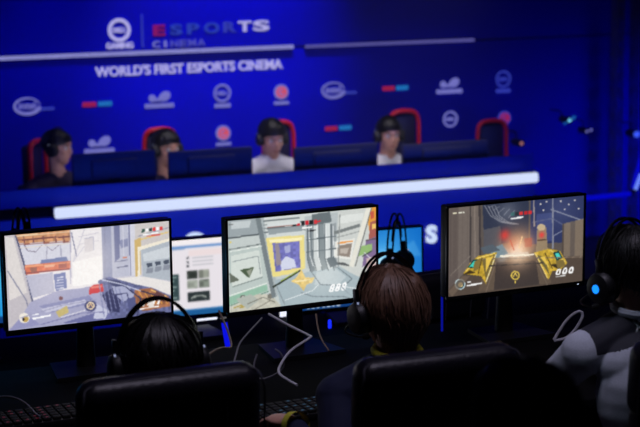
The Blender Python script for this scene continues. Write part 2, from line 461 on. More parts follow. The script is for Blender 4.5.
    for i, (tg, a_, b_, r_) in enumerate(bones):
        a_, b_ = np.array(a_), np.array(b_); ab = b_-a_
        tt = np.clip(((co-a_) @ ab)/max(ab @ ab, 1e-9), 0, 1)
        dd = np.linalg.norm(co-a_-tt[:, None]*ab, axis=1)-r_
        u_ = dd < best; best[u_] = dd[u_]; lab[u_] = i
    cls = np.array([{'trs': 1, 'top': 2, 'arm': 3, 'shoe': 4}.get(x, 0) for x in names])[lab]
    neckz = nb.z+.005
    cls[(cls == 2) & (co[:, 2] > neckz+.03)] = 0
    ob = put('body', body, root)
    loops = np.empty(len(body.loops), int); body.loops.foreach_get('vertex_index', loops)
    polys = [tuple(p.vertices) for p in body.polygons]
    def garment(name, want, off, material, fn=None):
        keep = np.isin(cls, want)
        fs = [p for p in polys if all(keep[i] for i in p)]
        if not fs: return
        used = sorted({i for p in fs for i in p}); ix = {u_: j for j, u_ in enumerate(used)}
        wr_ = np.array([noise.noise(V(co[i])*9)*.004+noise.noise(V(co[i])*22)*.002 for i in used])
        me_ = bpy.data.meshes.new(name)
        me_.from_pydata([tuple(co[i]+no[i]*(off+w_)) for i, w_ in zip(used, wr_)], [], [tuple(ix[i] for i in p) for p in fs])
        ms = material if isinstance(material, list) else [material]
        for m_ in ms: me_.materials.append(m_)
        for p in me_.polygons:
            p.use_smooth = True
            if fn: p.material_index = fn(V(p.center), nb)
        o_ = put(name, me_, root)
        so = o_.modifiers.new('thick', 'SOLIDIFY'); so.thickness = .004; so.offset = -1
        return o_
    garment('shirt', [2, 3] if shirt_fn != 'short' else [2], .009, shirt if isinstance(shirt, list) else [shirt], shirt_fn if callable(shirt_fn) else None)
    garment('trousers', [1], .008, JEANS)
    garment('shoe', [4], .006, RUB)
    # eyes
    for sx in (-1, 1):
        e = G().m(EYEM).ell(H+HM @ V((sx*.031, .074, .012)), .0135).m(IRIS).ell(H+HM @ V((sx*.031, .0835, .012)), (.006, .005, .006)); e.done('eye', root)
        b_ = G().m(hair); b_.tube([H+HM @ V((sx*.014, .095, .033)), H+HM @ V((sx*.032, .092, .038)), H+HM @ V((sx*.05, .08, .033))], [.003, .004, .002], 6); b_.done('eyebrow', root)
    lp = G().m(mat('lips', (176, 96, 92), .4)); lp.ell(H+HM @ V((0, .095, -.057)), (.021, .005, .006), HM); lp.done('mouth', root)
    # hair: a cap with strands combed over it
    hs = hair_s
    def hp(th, ph, grow=0):          # th from crown 0 to nape, ph around (0 = face)
        fr = .5+.5*math.cos(ph)      # 1 in front
        r = V((.086*hair_w, .108, .104*hair_h))*hs
        q = V((r.x*math.sin(th)*math.sin(ph), r.y*math.sin(th)*math.cos(ph)-.016, r.z*math.cos(th)+.028))
        if th > 1.75 and fr < .55: q.x *= 1-.3*(th-1.75); q.y += .03*(th-1.75)*(1-fr)
        if style == 'long' and th > 1.9 and fr < .6:
            f_ = min(1, (th-1.9)/.82); q0 = V((r.x*math.sin(1.9)*math.sin(ph), r.y*math.sin(1.9)*math.cos(ph)-.016, r.z*math.cos(1.9)+.028))
            q = V((q0.x*(1-.32*f_), (q0.y+.016)*(1-.42*f_)-.024, q0.z-.098*f_))
        nrm = V((q.x, q.y+.016, (q.z-.028)*.9)).normalized()
        return q+nrm*grow
    g = G().m(hair); NT, NP = 22, 40; grid = []
    lim = {'short': (1.02, 2.25), 'long': (1.05, 2.72), 'fringe': (1.33, 2.2)}[style]
    for j in range(NP):
        ph = 2*math.pi*j/NP; fr = (.5+.5*math.cos(ph))**1.2
        tmax = lim[0]*fr+lim[1]*(1-fr)
        grid.append([g.bm.verts.new(H+HM @ hp(.04+(tmax-.04)*i/NT, ph, messy*noise.noise(V((1.3*math.cos(ph)*2, 1.3*math.sin(ph)*2, i*.22+seed))))) for i in range(NT+1)])
    for j in range(NP):
        for i in range(NT):
            g.bm.faces.new((grid[j][i], grid[j][i+1], grid[(j+1) % NP][i+1], grid[(j+1) % NP][i]))
    g.bm.faces.new([grid[j][0] for j in range(NP)][::-1])
    for k_ in range(strands):
        ph = rnd.uniform(0, 2*math.pi); fr = (.5+.5*math.cos(ph))**1.2
        tmax = (lim[0]*fr+lim[1]*(1-fr))*rnd.uniform(.9, 1.05); t0 = rnd.uniform(.02, tmax*.62); lift = rnd.uniform(-.001, .008)+messy*.6*rnd.random()
        sw = rnd.uniform(-.35, .35); pts = []
        for i in range(8):
            f = i/7; pts.append(H+HM @ hp(t0+(tmax-t0)*f, ph+sw*f+.05*math.sin(f*5+k_), lift*(math.sin(f*2.6))+.001))
        g.tube(pts, [.0035*(1-.75*abs(i/7*2-.9)) for i in range(8)], 4)
    g.done('hair', root, angle=80)
    root['nb'] = 0; del root['nb']
    return root, H, HM, nb

def headset(label, loc, rot, w=.088, h=.118, lit=None, group=None, boom=True, lift=.0, pad=None):
    """over-ear headset; origin between the ears, x across the head, z up"""
    t = thing('headset', label, 'headset', loc, group=group, rot=rot)
    for dy in (-.012, .012):
        G().m(GLOSS).tube([V((p.x, dy, p.z)) for p in arc((0, 0, 0), w+.012, h+.018+lift, -4, 184, 30)], .0042, 8).done('band', t)
    G().m(FABB).tube([V((p.x, 0, p.z)) for p in arc((0, 0, -.004), w-.004, pad or h+lift*.6, 35, 145, 18)], [.003+.006*math.sin(math.pi*i/18) for i in range(19)], 8).done('head_pad', t)
    for sx in (-1, 1):
        M = Matrix.Translation((sx*(w+.012), 0, -.008)) @ Matrix.Rotation(sx*math.pi/2, 4, 'Y')
        cup = G().m(BLACK).lathe([(.030, -.018), (.044, -.014), (.046, .004), (.040, .016), (.028, .021), (.010, .022)], M, 28).done('ear_cup', t)
        G().m(FABB).lathe([(.026, -.034), (.040, -.032), (.044, -.024), (.042, -.016), (.03, -.014)], M, 24).done('ear_cushion', cup)
        G().m(METAL).box((sx*(w+.016), 0, .048), (.010, .022, .05), .003).done('yoke', t)
        li = lit or emit('dim_white_led', (150, 160, 200), .8)
        G().m(li).lathe([(.012, .0215), (.012, .0235)], M, 20).done('logo_light', cup) if lit else \
            G().m(li).box((sx*(w+.020), -.016, .035), (.004, .006, .006), .001).done('indicator_light', cup)
    if boom:
        G().m(BLACK).tube(bez([(-w-.02, .03, -.02), (-w-.015, .08, -.05), (-.05, .115, -.075), (-.02, .12, -.08)], 6), .003, 6).done('microphone_boom', t)
        G().m(FABB).ell((-.015, .12, -.08), (.014, .009, .009)).done('microphone_tip', t)
    return t

# ------------------------------------------------------------------ office and gaming chairs
def office_chair(label, loc, yaw, floor=0, w=.45, top=1.0, wide_head=True, group=None, tilt=.10):
    t = thing('office_chair', label, 'chair', (loc.x, loc.y, floor), yaw, group)
    RX = Matrix.Rotation(tilt, 3, 'X')
    zc = .5
    g = G().m(LEATHER)
    bh = top-zc
    g.box(RX @ V((0, .0, bh/2-.07))+V((0, 0, zc)), (w*.96, .085, bh-.16), .035, RX, 4)
    bk = g.done('backrest', t)
    hb = G().m(LEATHER)
    hb.box(RX @ V((0, .0, bh-.095))+V((0, 0, zc)), (w, .105, .20), .045, RX, 5); hb.done('head_cushion', t)
    for fx in (0, .28):
        G().m(SEAM).tube([RX @ V((fx*w, -.054, bh-.175))+V((0, 0, zc)), RX @ V((fx*w, -.055, bh-.10))+V((0, 0, zc)), RX @ V((fx*w, -.035, bh-.006))+V((0, 0, zc))], .0022, 6).done('seam', bk)
    pg = G().m(SEAM); pts = []
    for (x_, z_) in [(-.5, -.42), (-.505, -.15), (-.49, -.05), (-.44, -.004), (-.2, .004), (.2, .004), (.44, -.004), (.49, -.05), (.505, -.15), (.5, -.42)]:
        pts.append(RX @ V((x_*w, -.042 if z_ < -.01 else -.02, bh+z_*.6))+V((0, 0, zc)))
    pg.tube(bez(pts, 5), .0028, 6); pg.done('piping', bk)
    G().m(LEATHER).box((0, .30, .425), (w+.04, .50, .10), .04, None, 4).done('seat', t)
    for sx in (-1, 1):
        ar = G().m(BLACK).tube(bez([(sx*(w/2+.04), .42, .40), (sx*(w/2+.07), .44, .52), (sx*(w/2+.07), .40, .62), (sx*(w/2+.07), .12, .63), (sx*(w/2+.05), .0, .56)], 6), .017, 8)
        ar.box((sx*(w/2+.07), .26, .645), (.075, .26, .03), .012); ar.done('armrest', t)
    G().m(METAL).tube([(0, .28, .09), (0, .28, .38)], [.028, .022], 14).done('gas_lift', t)
    b = G().m(BLACK)
    for i in range(5):
        a_ = 2*math.pi*i/5+.3; b.tube([(0, .28, .10), (.28*math.cos(a_), .28+.28*math.sin(a_), .075)], [.026, .016], 8)
    b.done('star_base', t)
    for i in range(5):
        a_ = 2*math.pi*i/5+.3; c_ = V((.28*math.cos(a_), .28+.28*math.sin(a_), .03))
        G().m(RUB).tube([c_+V((-.02, 0, 0)), c_+V((.02, 0, 0))], .03, 14).done('caster', t)
    return t

def stage_chair():
    t = thing('gaming_chair', 'x', 'chair', (0, 0, 0))
    G().m(mat('hazed_black_vinyl', (24, 26, 72), .5)).box((0, .02, .74), (.44, .07, .52), .03, None, 3).done('backrest', t)  # black chair vinyl; the blue haze over it is put into the colour
    pts = bez([(-.15, -.015, .92), (-.145, -.02, 1.10), (-.14, -.02, 1.24), (-.10, -.02, 1.30), (0, -.02, 1.315), (.10, -.02, 1.30), (.14, -.02, 1.24), (.145, -.02, 1.10), (.15, -.015, .92)], 6)
    G().m(REDL).tube(pts, .020, 10).done('red_edge', t)
    G().m(mat('hazed_black_vinyl', (24, 26, 72), .5)).box((0, .02, 1.12), (.26, .06, .34), .03, None, 3).done('headrest', t)
    G().m(mat('hazed_black_vinyl', (24, 26, 72), .5)).box((0, -.24, .46), (.48, .48, .1), .04, None, 3).done('seat', t)
    for sx in (-1, 1): G().m(BLACK).tube([(sx*.27, -.05, .45), (sx*.29, -.08, .66), (sx*.29, -.34, .67)], .02, 8).done('armrest', t)
    G().m(METAL).tube([(0, -.2, .08), (0, -.2, .42)], .03, 12).done('gas_lift', t)
    b = G().m(BLACK)
    for i in range(5):
        a_ = 2*math.pi*i/5; b.tube([(0, -.2, .08), (.28*math.cos(a_), -.2+.28*math.sin(a_), .035)], [.03, .03], 8)
    b.done('star_base', t)
    return t
sc = stage_chair()
VC = 9.72
def place_chair(i, xc, ytop, rz, lb):
    o = sc if i == 0 else copy_tree(sc)
    p = at(xc, ytop, v=VC)
    o.location = (p.x, VC, FS); o.rotation_euler = (0, 0, rz)
    o.scale.z = (p.z-FS)/1.335; o.scale.x = .72
    tag(o, lb, 'chair', 'red edged gaming chairs on the stage'); return o
place_chair(0, 34, 138, .9, 'black gaming chair with red edging at the far left of the stage')
place_chair(1, 159, 126, -.05, 'black gaming chair with red edging behind the profile face cut off by a monitor')
place_chair(2, 277, 119, .05, 'black gaming chair with red edging behind the pale-shirted player under the round badge logo')
place_chair(3, 403, 108, -.05, 'black gaming chair with red edging behind the dark-haired player in white')
place_chair(4, 491, 118, -.1, 'empty black gaming chair with red edging at the right end of the stage desk')

VP = 9.36
PALE = mat('white_cotton', (226, 226, 232), .8, scale=200, bump=.2)
PURP = mat('dark_purple_cotton', (40, 30, 60), .85, scale=200, bump=.2)
SZ_ = .85
def stage_player(px, py, lb, shirt, hyaw=0, hpitch=-.1, style='fringe', yaw=math.pi, seed=1, size=.85, neck=.2):
    hc = at(px, py, v=VP)
    w = [V((hc.x+.2, VP-.42, zdk+.05)), V((hc.x-.2, VP-.42, zdk+.05))]
    r_, H, HM, nb = person(lb, hc, FS, yaw, lean=.12, hyaw=hyaw, hpitch=hpitch, wrists=w, shirt=shirt, voxel=.0095, style=style, strands=120, seed=seed, group='players at the stage desk', size=size, neck=neck)
    return r_, hc, HM
stage_player(58, 148, 'person in dark clothes turned sideways at the far left of the stage desk', PURP, hyaw=.9, seed=3)
stage_player(167, 149, 'person half hidden by a stage monitor, in front of the second red edged chair', PURP, hyaw=.25, seed=4, size=.92)
stage_player(272, 138, 'person in pale shirt looking down, between two stage monitors below the round badge logo', PALE, hpitch=-.3, seed=5, size=.92, neck=.15)
stage_player(389, 135, 'person with dark hair and white collared shirt behind the stage desk, right of centre', PALE, hyaw=-.1, hpitch=-.15, seed=6, size=.9, neck=.17)
# headsets of the stage players
for (px, py, lb, hy) in ((58, 148, 'dark headset on the sideways player at the far left of the stage', math.pi+.9),
                         (167, 149, 'dark headset on the stage player half hidden by a monitor', math.pi+.25),
                         (272, 138, 'dark headset on the pale-shirted stage player looking down', math.pi),
                         (389, 135, 'dark headset on the dark-haired stage player in white shirt', math.pi-.1)):
    hc = at(px, py, v=VP)
    headset(lb, hc+V((0, 0, .0)), (0, 0, hy), lit=None, group='headsets of the stage players', boom=False, lift=.012, pad=.12).scale = (SZ_,)*3

# ------------------------------------------------------------------ screens: pictures painted cell by cell
def homog(src):
    dst = [(0, 0), (1, 0), (1, 1), (0, 1)]; M_ = []; b_ = []
    for (x, y), (u, v) in zip(src, dst):
        M_.append([x, y, 1, 0, 0, 0, -u*x, -u*y]); b_.append(u); M_.append([0, 0, 0, x, y, 1, -v*x, -v*y]); b_.append(v)
    h = np.linalg.solve(np.array(M_, float), np.array(b_, float)); return np.append(h, 1).reshape(3, 3)

class Paint:
    """display picture; every shape is given in one flat plane and mapped to the display's own 0..1 frame"""
    def __init__(s, quad, nx, ny, base):
        s.Hm = homog(quad); s.nx, s.ny = nx, ny
        s.im = np.zeros((ny, nx, 3)); s.im[:] = np.array(base)/255
        u = (np.arange(nx)+.5)/nx; v = (np.arange(ny)+.5)/ny
        s.U, s.Vv = np.meshgrid(u, v)
    def uv(s, p):
        q = s.Hm @ np.array([p[0], p[1], 1.0]); return q[:2]/q[2]
    def mask(s, pts):
        P_ = [s.uv(p) for p in pts]; m_ = np.zeros(s.U.shape, bool); k = len(P_)
        for i in range(k):
            (xa, ya), (xb, yb) = P_[i], P_[(i+1) % k]
            if ya == yb: continue
            c_ = ((ya > s.Vv) != (yb > s.Vv)) & (s.U < (xb-xa)*(s.Vv-ya)/(yb-ya)+xa); m_ ^= c_
        return m_
    def poly(s, col, *pts, a=1.0, n=0):
        m_ = s.mask(pts); c_ = np.array(col)/255
        if n:
            rs = np.random.RandomState(len(pts)*7+int(col[0])); f = rs.rand(s.ny//4+2, s.nx//4+2); f = np.kron(f, np.ones((4, 4)))[:s.ny, :s.nx, None]
            n *= .5; c_ = c_*(1-n/2+n*f)
        s.im[m_] = (s.im*(1-a)+c_*a)[m_]
    def line(s, col, w, *pts, a=1.0):
        for p, q in zip(pts, pts[1:]):
            d = np.array(q, float)-np.array(p, float); L_ = np.hypot(*d)
            if L_ == 0: continue
            nn = np.array([-d[1], d[0]])/L_*w/2; p = np.array(p, float); q = np.array(q, float)
            s.poly(col, p+nn, q+nn, q-nn, p-nn, a=a)
    def disc(s, col, c_, r, ry=None, a=1.0):
        s.poly(col, *[(c_[0]+r*math.cos(t_*math.pi/12), c_[1]+(ry or r)*math.sin(t_*math.pi/12)) for t_ in range(24)], a=a)
    def glow(s, col, c_, r, a=.8):
        p = s.uv(c_); q = s.uv((c_[0]+r, c_[1])); rr = abs(q[0]-p[0])
        d2 = ((s.U-p[0])**2+((s.Vv-p[1])*s.ny/s.nx)**2)/rr**2
        k = (a*np.exp(-d2*1.6))[..., None]; s.im = s.im*(1-k)+np.array(col)/255*k
    def speck(s, amt, seed=1, cell=3):
        rs = np.random.RandomState(seed)
        f = np.kron(rs.rand(s.ny//cell+2, s.nx//cell+2), np.ones((cell, cell)))[:s.ny, :s.nx]
        s.im = np.clip(s.im*(1+amt*(f[..., None]-.5)), 0, 1)
    def mesh(s, name, w, h, gain=1.0):
        k_ = np.pad(s.im, ((1, 1), (1, 1), (0, 0)), 'edge'); b_ = sum(k_[i:i+s.ny, j:j+s.nx] for i in range(3) for j in range(3))/9
        s.im = s.im*.45+b_*.55
        nx, ny = s.nx, s.ny
        X, Z = np.meshgrid(np.linspace(-w/2, w/2, nx+1), np.linspace(h/2, -h/2, ny+1))
        co = np.stack([X, np.zeros_like(X), Z], -1).reshape(-1, 3)
        i = np.arange(ny)[:, None]*(nx+1)+np.arange(nx)[None]; i = i.ravel()
        fs = np.stack([i, i+nx+1, i+nx+2, i+1], -1)
        me = bpy.data.meshes.new(name); me.from_pydata(co.tolist(), [], fs.tolist())
        lin = np.where(s.im <= .04045, s.im/12.92, ((np.clip(s.im, 0, 1)+.055)/1.055)**2.4).reshape(-1, 3)*gain
        at_ = me.color_attributes.new('Picture', 'FLOAT_COLOR', 'CORNER')
        at_.data.foreach_set('color', np.repeat(np.concatenate([lin, np.ones((len(lin), 1))], 1), 4, axis=0).ravel())
        me.materials.append(screen_mat()); return me

def screen_mat():
    if 'display_picture' in MATS: return MATS['display_picture']
    m = bpy.data.materials.new('display_picture'); m.use_nodes = True; MATS['display_picture'] = m
    n, l = m.node_tree.nodes, m.node_tree.links; b = n['Principled BSDF']
    b.inputs['Base Color'].default_value = (.01, .01, .012, 1); b.inputs['Roughness'].default_value = .35
    a_ = n.new('ShaderNodeAttribute'); a_.attribute_name = 'Picture'
    l.new(a_.outputs['Color'], b.inputs['Emission Color']); b.inputs['Emission Strength'].default_value = 1.0
    return m

Q1 = [(5.2, 234.5), (168.3, 220.2), (170.5, 314.2), (8.4, 330.6)]
Q2 = [(228.5, 221.9), (375.7, 207.2), (376, 294), (227.6, 312.5)]
Q3 = [(448.1, 209.1), (583, 195), (583, 279.6), (447.8, 297.2)]
GAIN = [1.0, 1.0, 1.0]
NX, NY = 224, 128
# left near screen: bright workshop
p = pic1 = Paint(Q1, NX, NY, (206, 203, 214))
p.poly((236, 232, 234), (16, 233), (103, 224), (103, 290), (30, 300))
p.poly((214, 214, 226), (20, 242), (70, 240), (70, 262), (26, 266))
p.poly((196, 190, 196), (4, 234), (16, 233), (34, 306), (30, 318), (8, 331))
p.poly((222, 216, 214), (6, 236), (14, 236), (27, 292), (10, 300))
p.line((84, 88, 120), 1.6, (16, 233), (24, 262), (33, 306), (38, 314))
p.line((120, 122, 150), 1, (8, 270), (26, 300), (30, 318))
p.poly((206, 150, 112), (16, 233), (70, 228.6), (70, 240), (20, 242.5), n=.5)
p.line((120, 76, 74), 1.4, (18, 239), (70, 235.5)); p.line((236, 214, 180), 1, (17, 235), (70, 230.6))
p.line((150, 96, 90), 1, (20, 243.5), (70, 241))
for x in (24, 33, 43, 55, 63): p.line((128, 84, 84), 1.3, (x, 235), (x+1, 242))
p.line((130, 120, 140), .8, (24, 243), (28, 250), (36, 251), (42, 244)); p.line((150, 140, 160), .8, (45, 244), (52, 250), (60, 243))
p.line((170, 168, 186), 1, (47, 244), (46, 262)); p.line((168, 168, 190), 1, (60, 243), (61, 258))
p.poly((120, 130, 172), (41, 259), (66, 256.4), (68, 262), (40, 265))
p.poly((222, 124, 96), (24.5, 264.5), (70, 260.4), (70, 269), (26, 274), n=.35)
p.line((150, 80, 78), 1.2, (26, 272.8), (70, 268.3)); p.line((240, 170, 130), 1, (25, 266), (70, 262))
p.poly((186, 186, 206), (26, 275), (52, 272), (54, 292), (32, 298))
p.poly((112, 122, 172), (53, 274), (65, 272), (66, 288), (55, 291))
for k_ in range(5): p.line((220, 222, 236), .9, (56, 277.5+k_*2.8), (63, 276.6+k_*2.8))
p.line((176, 174, 196), 1, (70, 229), (70, 284)); p.line((205, 202, 214), 1, (84, 228), (72, 262), (88, 240))
p.poly((250, 248, 246), (72, 262), (101, 255), (101, 283), (72, 286))
p.poly((168, 168, 198), (30, 302), (56, 291), (98, 286), (118, 316), (110, 322), (8, 332), (20, 318))
p.poly((140, 142, 182), (38, 306), (88, 296), (96, 303), (50, 313)); p.poly((196, 196, 218), (40, 309), (84, 300), (86, 303), (46, 313))
p.poly((150, 150, 190), (8, 331), (24, 313), (40, 325)); p.poly((112, 114, 162), (60, 324), (100, 312), (118, 318), (112, 322))
p.poly((200, 182, 120), (55, 312), (66, 306), (68, 313), (58, 318)); p.disc((120, 80, 84), (60, 298.5), 2)
p.poly((150, 154, 182), (101, 224), (110, 223.2), (112, 280), (102, 280)); p.poly((188, 190, 208), (110, 223.2), (128, 221.8), (129, 276), (112, 278))
p.poly((118, 122, 158), (113, 223), (119, 222.5), (119, 258), (114, 262)); p.poly((214, 214, 226), (127, 222), (135, 221), (135, 276), (129, 277))
p.line((120, 124, 160), 1.1, (128, 222), (130, 276)); p.line((206, 130, 110), 1.4, (122, 258), (126, 257)); p.poly((140, 144, 176), (119, 240), (127, 238), (127, 246), (120, 248))
p.poly((206, 200, 198), (134, 222), (168.5, 219), (169, 240), (140, 246), (134, 240)); p.line((226, 196, 120), 1.2, (137, 240), (168.5, 231.5)); p.line((150, 150, 168), 1, (137, 236), (168.5, 227))
p.poly((208, 178, 116), (133.5, 240), (140, 237), (140, 276), (134.5, 278)); p.poly((240, 232, 214), (137, 247), (169, 238), (169, 242), (139, 251), (140, 276), (137, 277))
p.poly((178, 186, 196), (140, 250), (169, 241), (169.8, 282), (142, 277)); p.poly((206, 212, 218), (142, 254), (169, 246), (169.5, 258), (143, 262))
for (x, y) in ((146, 264), (154.5, 262.4), (163, 261)): p.poly((80, 88, 104), (x, y), (x+5.5, y-.8), (x+5.8, y+3), (x+.4, y+3.8)); p.poly((140, 146, 160), (x, y+4.5), (x+6.5, y+4), (x+6, y+9), (x-.5, y+10))
p.poly((232, 228, 226), (112, 279), (142, 277), (170, 283), (170.5, 296), (140, 288))
p.poly((104, 108, 150), (97, 281), (108, 277), (134, 285), (152, 289), (171, 298), (171, 316), (112, 322), (104, 303), n=.5)
p.poly((60, 62, 98), (101, 296), (112, 288), (120, 300), (118, 314), (108, 312)); p.poly((170, 174, 204), (110, 283), (128, 287), (134, 297), (122, 303), (113, 294))
p.poly((70, 74, 112), (104, 279), (118, 281), (124, 287), (112, 287)); p.poly((198, 200, 222), (96, 305), (108, 312), (104, 320), (92, 320))
p.poly((164, 108, 78), (134, 291), (150, 289), (168, 298), (170, 308), (142, 313), (132, 305), n=.5)
for k_ in range(5): p.line((222, 156, 78), 1.1, (137+k_*6, 291+k_*1.1), (145+k_*5.5, 305+k_*.2))
p.line((80, 50, 60), 1, (140, 300), (168, 303)); p.line((242, 200, 120), 1, (150, 291), (166, 298))
p.poly((206, 66, 70), (88.5, 288), (93, 285), (102, 284.4), (103, 292), (88, 295)); p.poly((232, 120, 110), (90, 287), (101, 285.5), (101, 287.5), (90, 289))
p.disc((84, 86, 126), (89.5, 306.5), 6); p.disc((236, 214, 180), (89.5, 306.5), 4); p.disc((96, 92, 120), (89.5, 306.5), 2.8); p.line((240, 200, 150), 1, (87.5, 308), (89.5, 304), (91.5, 308))
p.disc((238, 232, 222), (24, 318), 5.2); p.disc((190, 160, 90), (25, 319), 3.2); p.poly((40, 34, 40), (22, 316), (25, 320), (22, 321)); p.line((255, 255, 255), 1.8, (32, 319), (50, 315.6)); p.line((250, 250, 255), 1.6, (31.5, 315), (38, 314))
for k_, c_ in enumerate(((60, 90, 80), (250, 250, 250), (40, 60, 60), (232, 60, 60), (250, 250, 250), (220, 70, 70))): p.poly(c_, (141+k_*3.6, 228.5-k_*.4), (144+k_*3.6, 228-k_*.4), (144+k_*3.6, 231.5-k_*.4), (141+k_*3.6, 232-k_*.4))
p.line((250, 250, 250), 1.3, (142, 234.5), (158, 232)); p.line((220, 90, 80), 1.2, (146, 236), (160, 234))
for k_ in range(6): p.line((255, 255, 255), 2, (132+k_*5, 309-k_*.6), (134+k_*5, 304-k_*.6))
p.line((255, 255, 255), 1.2, (130, 312), (158, 308))
p.line((226, 214, 200), 1, (20, 247), (69, 243)); p.line((110, 112, 146), .9, (71, 232), (76, 256)); p.line((200, 196, 208), .8, (78, 236), (98, 232)); p.line((206, 202, 212), .8, (78, 244), (98, 240))
p.poly((214, 208, 212), (84, 238), (93, 236), (93, 250), (84, 252)); p.line((176, 176, 196), .8, (84, 238), (93, 236), (93, 250))
p.poly((160, 108, 96), (30, 267), (37, 266), (37, 271), (31, 272)); p.poly((240, 180, 150), (44, 265), (54, 264), (54, 266), (44, 267)); p.poly((170, 100, 90), (58, 263.5), (66, 262.5), (66, 267.5), (58, 268.5))
for k_ in range(6): p.line((132, 136, 176), .9, (98+k_*4, 283+k_*1.2), (103+k_*4, 318-k_*2.5))
p.line((60, 62, 96), 1.3, (118, 282), (140, 300), (136, 318)); p.line((200, 204, 226), 1.1, (101, 280), (121, 285), (140, 292)); p.line((60, 54, 80), 1.4, (140, 292), (170, 301)); p.line((78, 80, 116), 1.2, (110, 296), (126, 294), (130, 312))
p.poly((88, 92, 136), (126, 300), (134, 298), (136, 312), (128, 314)); p.poly((228, 220, 214), (146, 303), (152, 302), (154, 309), (148, 310)); p.poly((104, 70, 70), (156, 292), (164, 297), (160, 302), (153, 298))
p.line((160, 160, 190), 1, (20, 318), (60, 306), (96, 300)); p.line((130, 130, 172), 1, (40, 325), (80, 314), (104, 313)); p.line((226, 224, 232), .9, (60, 318), (84, 311))
p.line((140, 142, 170), 1, (104, 224), (104, 280)); p.line((214, 214, 226), 1, (122, 223), (123, 256)); p.line((130, 132, 160), 1, (113, 262), (127, 260)); p.line((110, 112, 140), 1, (116, 268), (127, 266))
p.glow((252, 244, 240), (92, 262), 30, .4); p.glow((246, 236, 238), (50, 285), 26, .22)
p.speck(.04, 3, 2)

# middle near screen: pale corridor
p = pic2 = Paint(Q2, NX, NY, (196, 204, 202))
p.poly((156, 166, 170), (228, 222), (262, 218), (259, 234), (228, 238)); p.poly((196, 204, 206), (232, 223), (252, 221), (250, 228), (232, 230))
p.line((86, 94, 98), 1.4, (228, 239), (259, 234.5)); p.line((226, 200, 90), 1.4, (230, 243), (232, 243)); p.line((110, 118, 118), .9, (229, 250), (262, 244))
p.poly((188, 200, 196), (229, 251), (262, 245), (268, 282), (229, 295)); p.poly((212, 220, 214), (231, 256), (259, 250), (262, 276), (231, 287))
p.poly((104, 112, 100), (229, 273), (239, 280), (229, 283)); p.poly((78, 94, 72), (239, 270), (253.5, 267), (248.5, 278)); p.poly((150, 156, 140), (246, 271), (252, 268), (249, 277))
p.poly((150, 190, 168), (228, 297), (266, 284), (267, 290), (228, 305)); p.line((226, 234, 226), 1.2, (228, 296), (266, 283)); p.line((110, 150, 130), 1, (228, 306), (268, 291))
p.poly((198, 196, 182), (228, 307), (256, 294), (270, 294), (280, 306), (228, 313), n=.2); p.disc((96, 96, 92), (242, 298), 3.2); p.disc((200, 200, 192), (242, 298), 2); p.disc((126, 124, 116), (269, 296), 2.6)
p.line((180, 160, 90), 1.2, (232, 308), (246, 303), (238, 308), (252, 304))
p.poly((120, 130, 134), (256, 218.5), (263, 217.6), (276, 296), (271, 298)); p.poly((172, 182, 184), (261, 218), (264.5, 217.4), (278, 294), (275, 296))
p.poly((210, 216, 214), (264, 217.5), (330, 211), (334, 236), (267, 238)); 
for k_ in range(4): p.line((112, 120, 124), 1.1, (264, 222+k_*3.6), (300+k_*2, 218.4+k_*3.8))
p.line((150, 100, 90), 1, (268, 228), (300, 225)); p.poly((184, 192, 194), (305, 217), (338, 213), (336, 262), (306, 268))
p.poly((236, 220, 140), (266, 238), (304, 235), (305, 268), (288, 274), (272, 277)); p.poly((250, 240, 190), (269, 240), (302, 237.5), (302, 240), (270, 243))
p.poly((118, 118, 188), (272.5, 243.5), (299.5, 241), (300, 267), (275, 271.5), n=.4); p.poly((210, 214, 234), (280, 262), (286, 256), (294, 259), (296, 267), (281, 270)); p.poly((170, 174, 214), (284, 246), (290, 245), (290, 252), (285, 253)); p.poly((150, 140, 150), (275, 244), (279, 244), (281, 264), (276, 266))
p.poly((168, 184, 190), (274, 280), (336, 264), (350, 272), (376, 284), (376, 295), (280, 307)); p.poly((190, 202, 206), (316, 272), (334, 267), (346, 276), (338, 284), (314, 284))
p.line((110, 122, 130), .9, (310, 270), (320, 284), (344, 285), (352, 278), (336, 266)); p.line((120, 132, 140), .9, (300, 292), (312, 296), (344, 296), (358, 300)); p.line((130, 140, 146), .8, (276, 286), (284, 305))
p.line((54, 62, 56), 1.7, (272, 287), (300, 270)); p.line((150, 170, 60), .9, (280, 281), (297, 271))
p.poly((228, 198, 122), (290, 281), (296, 277), (301, 269), (305, 277), (314, 277), (312, 282), (306, 284), (303, 291), (298, 284), n=.3); p.line((250, 232, 180), 1.2, (294, 281), (310, 279))
for k_, x in enumerate((307, 313, 319, 325, 331)):
    p.poly(((120, 130, 136), (208, 214, 214), (136, 146, 150), (214, 220, 220), (150, 158, 162))[k_], (x, 224), (x+5, 223), (x+5.5, 258), (x+8, 270-k_), (x+3, 272-k_), (x, 260))
    p.line((90, 100, 106), .8, (x, 224), (x, 258), (x+3, 270))
p.poly((106, 116, 120), (312, 215), (330, 212), (332, 222), (312, 226))
p.poly((206, 210, 206), (338, 212), (376, 207), (376, 284), (350, 272), (337, 262)); p.line((122, 128, 128), 3, (334, 233), (360, 225)); p.line((160, 164, 162), 1, (334, 238), (360, 231))
p.poly((232, 232, 226), (335, 241), (355, 238), (351, 259), (334, 257)); p.poly((146, 134, 124), (338, 245), (352, 243), (349.5, 256.5), (337, 255)); p.line((236, 160, 90), 1.6, (337.5, 243), (353, 240.6)); p.poly((190, 180, 170), (340, 248), (349, 247), (347, 253), (340, 253))
p.poly((86, 90, 92), (329, 261), (344, 262), (352, 266), (338, 264))
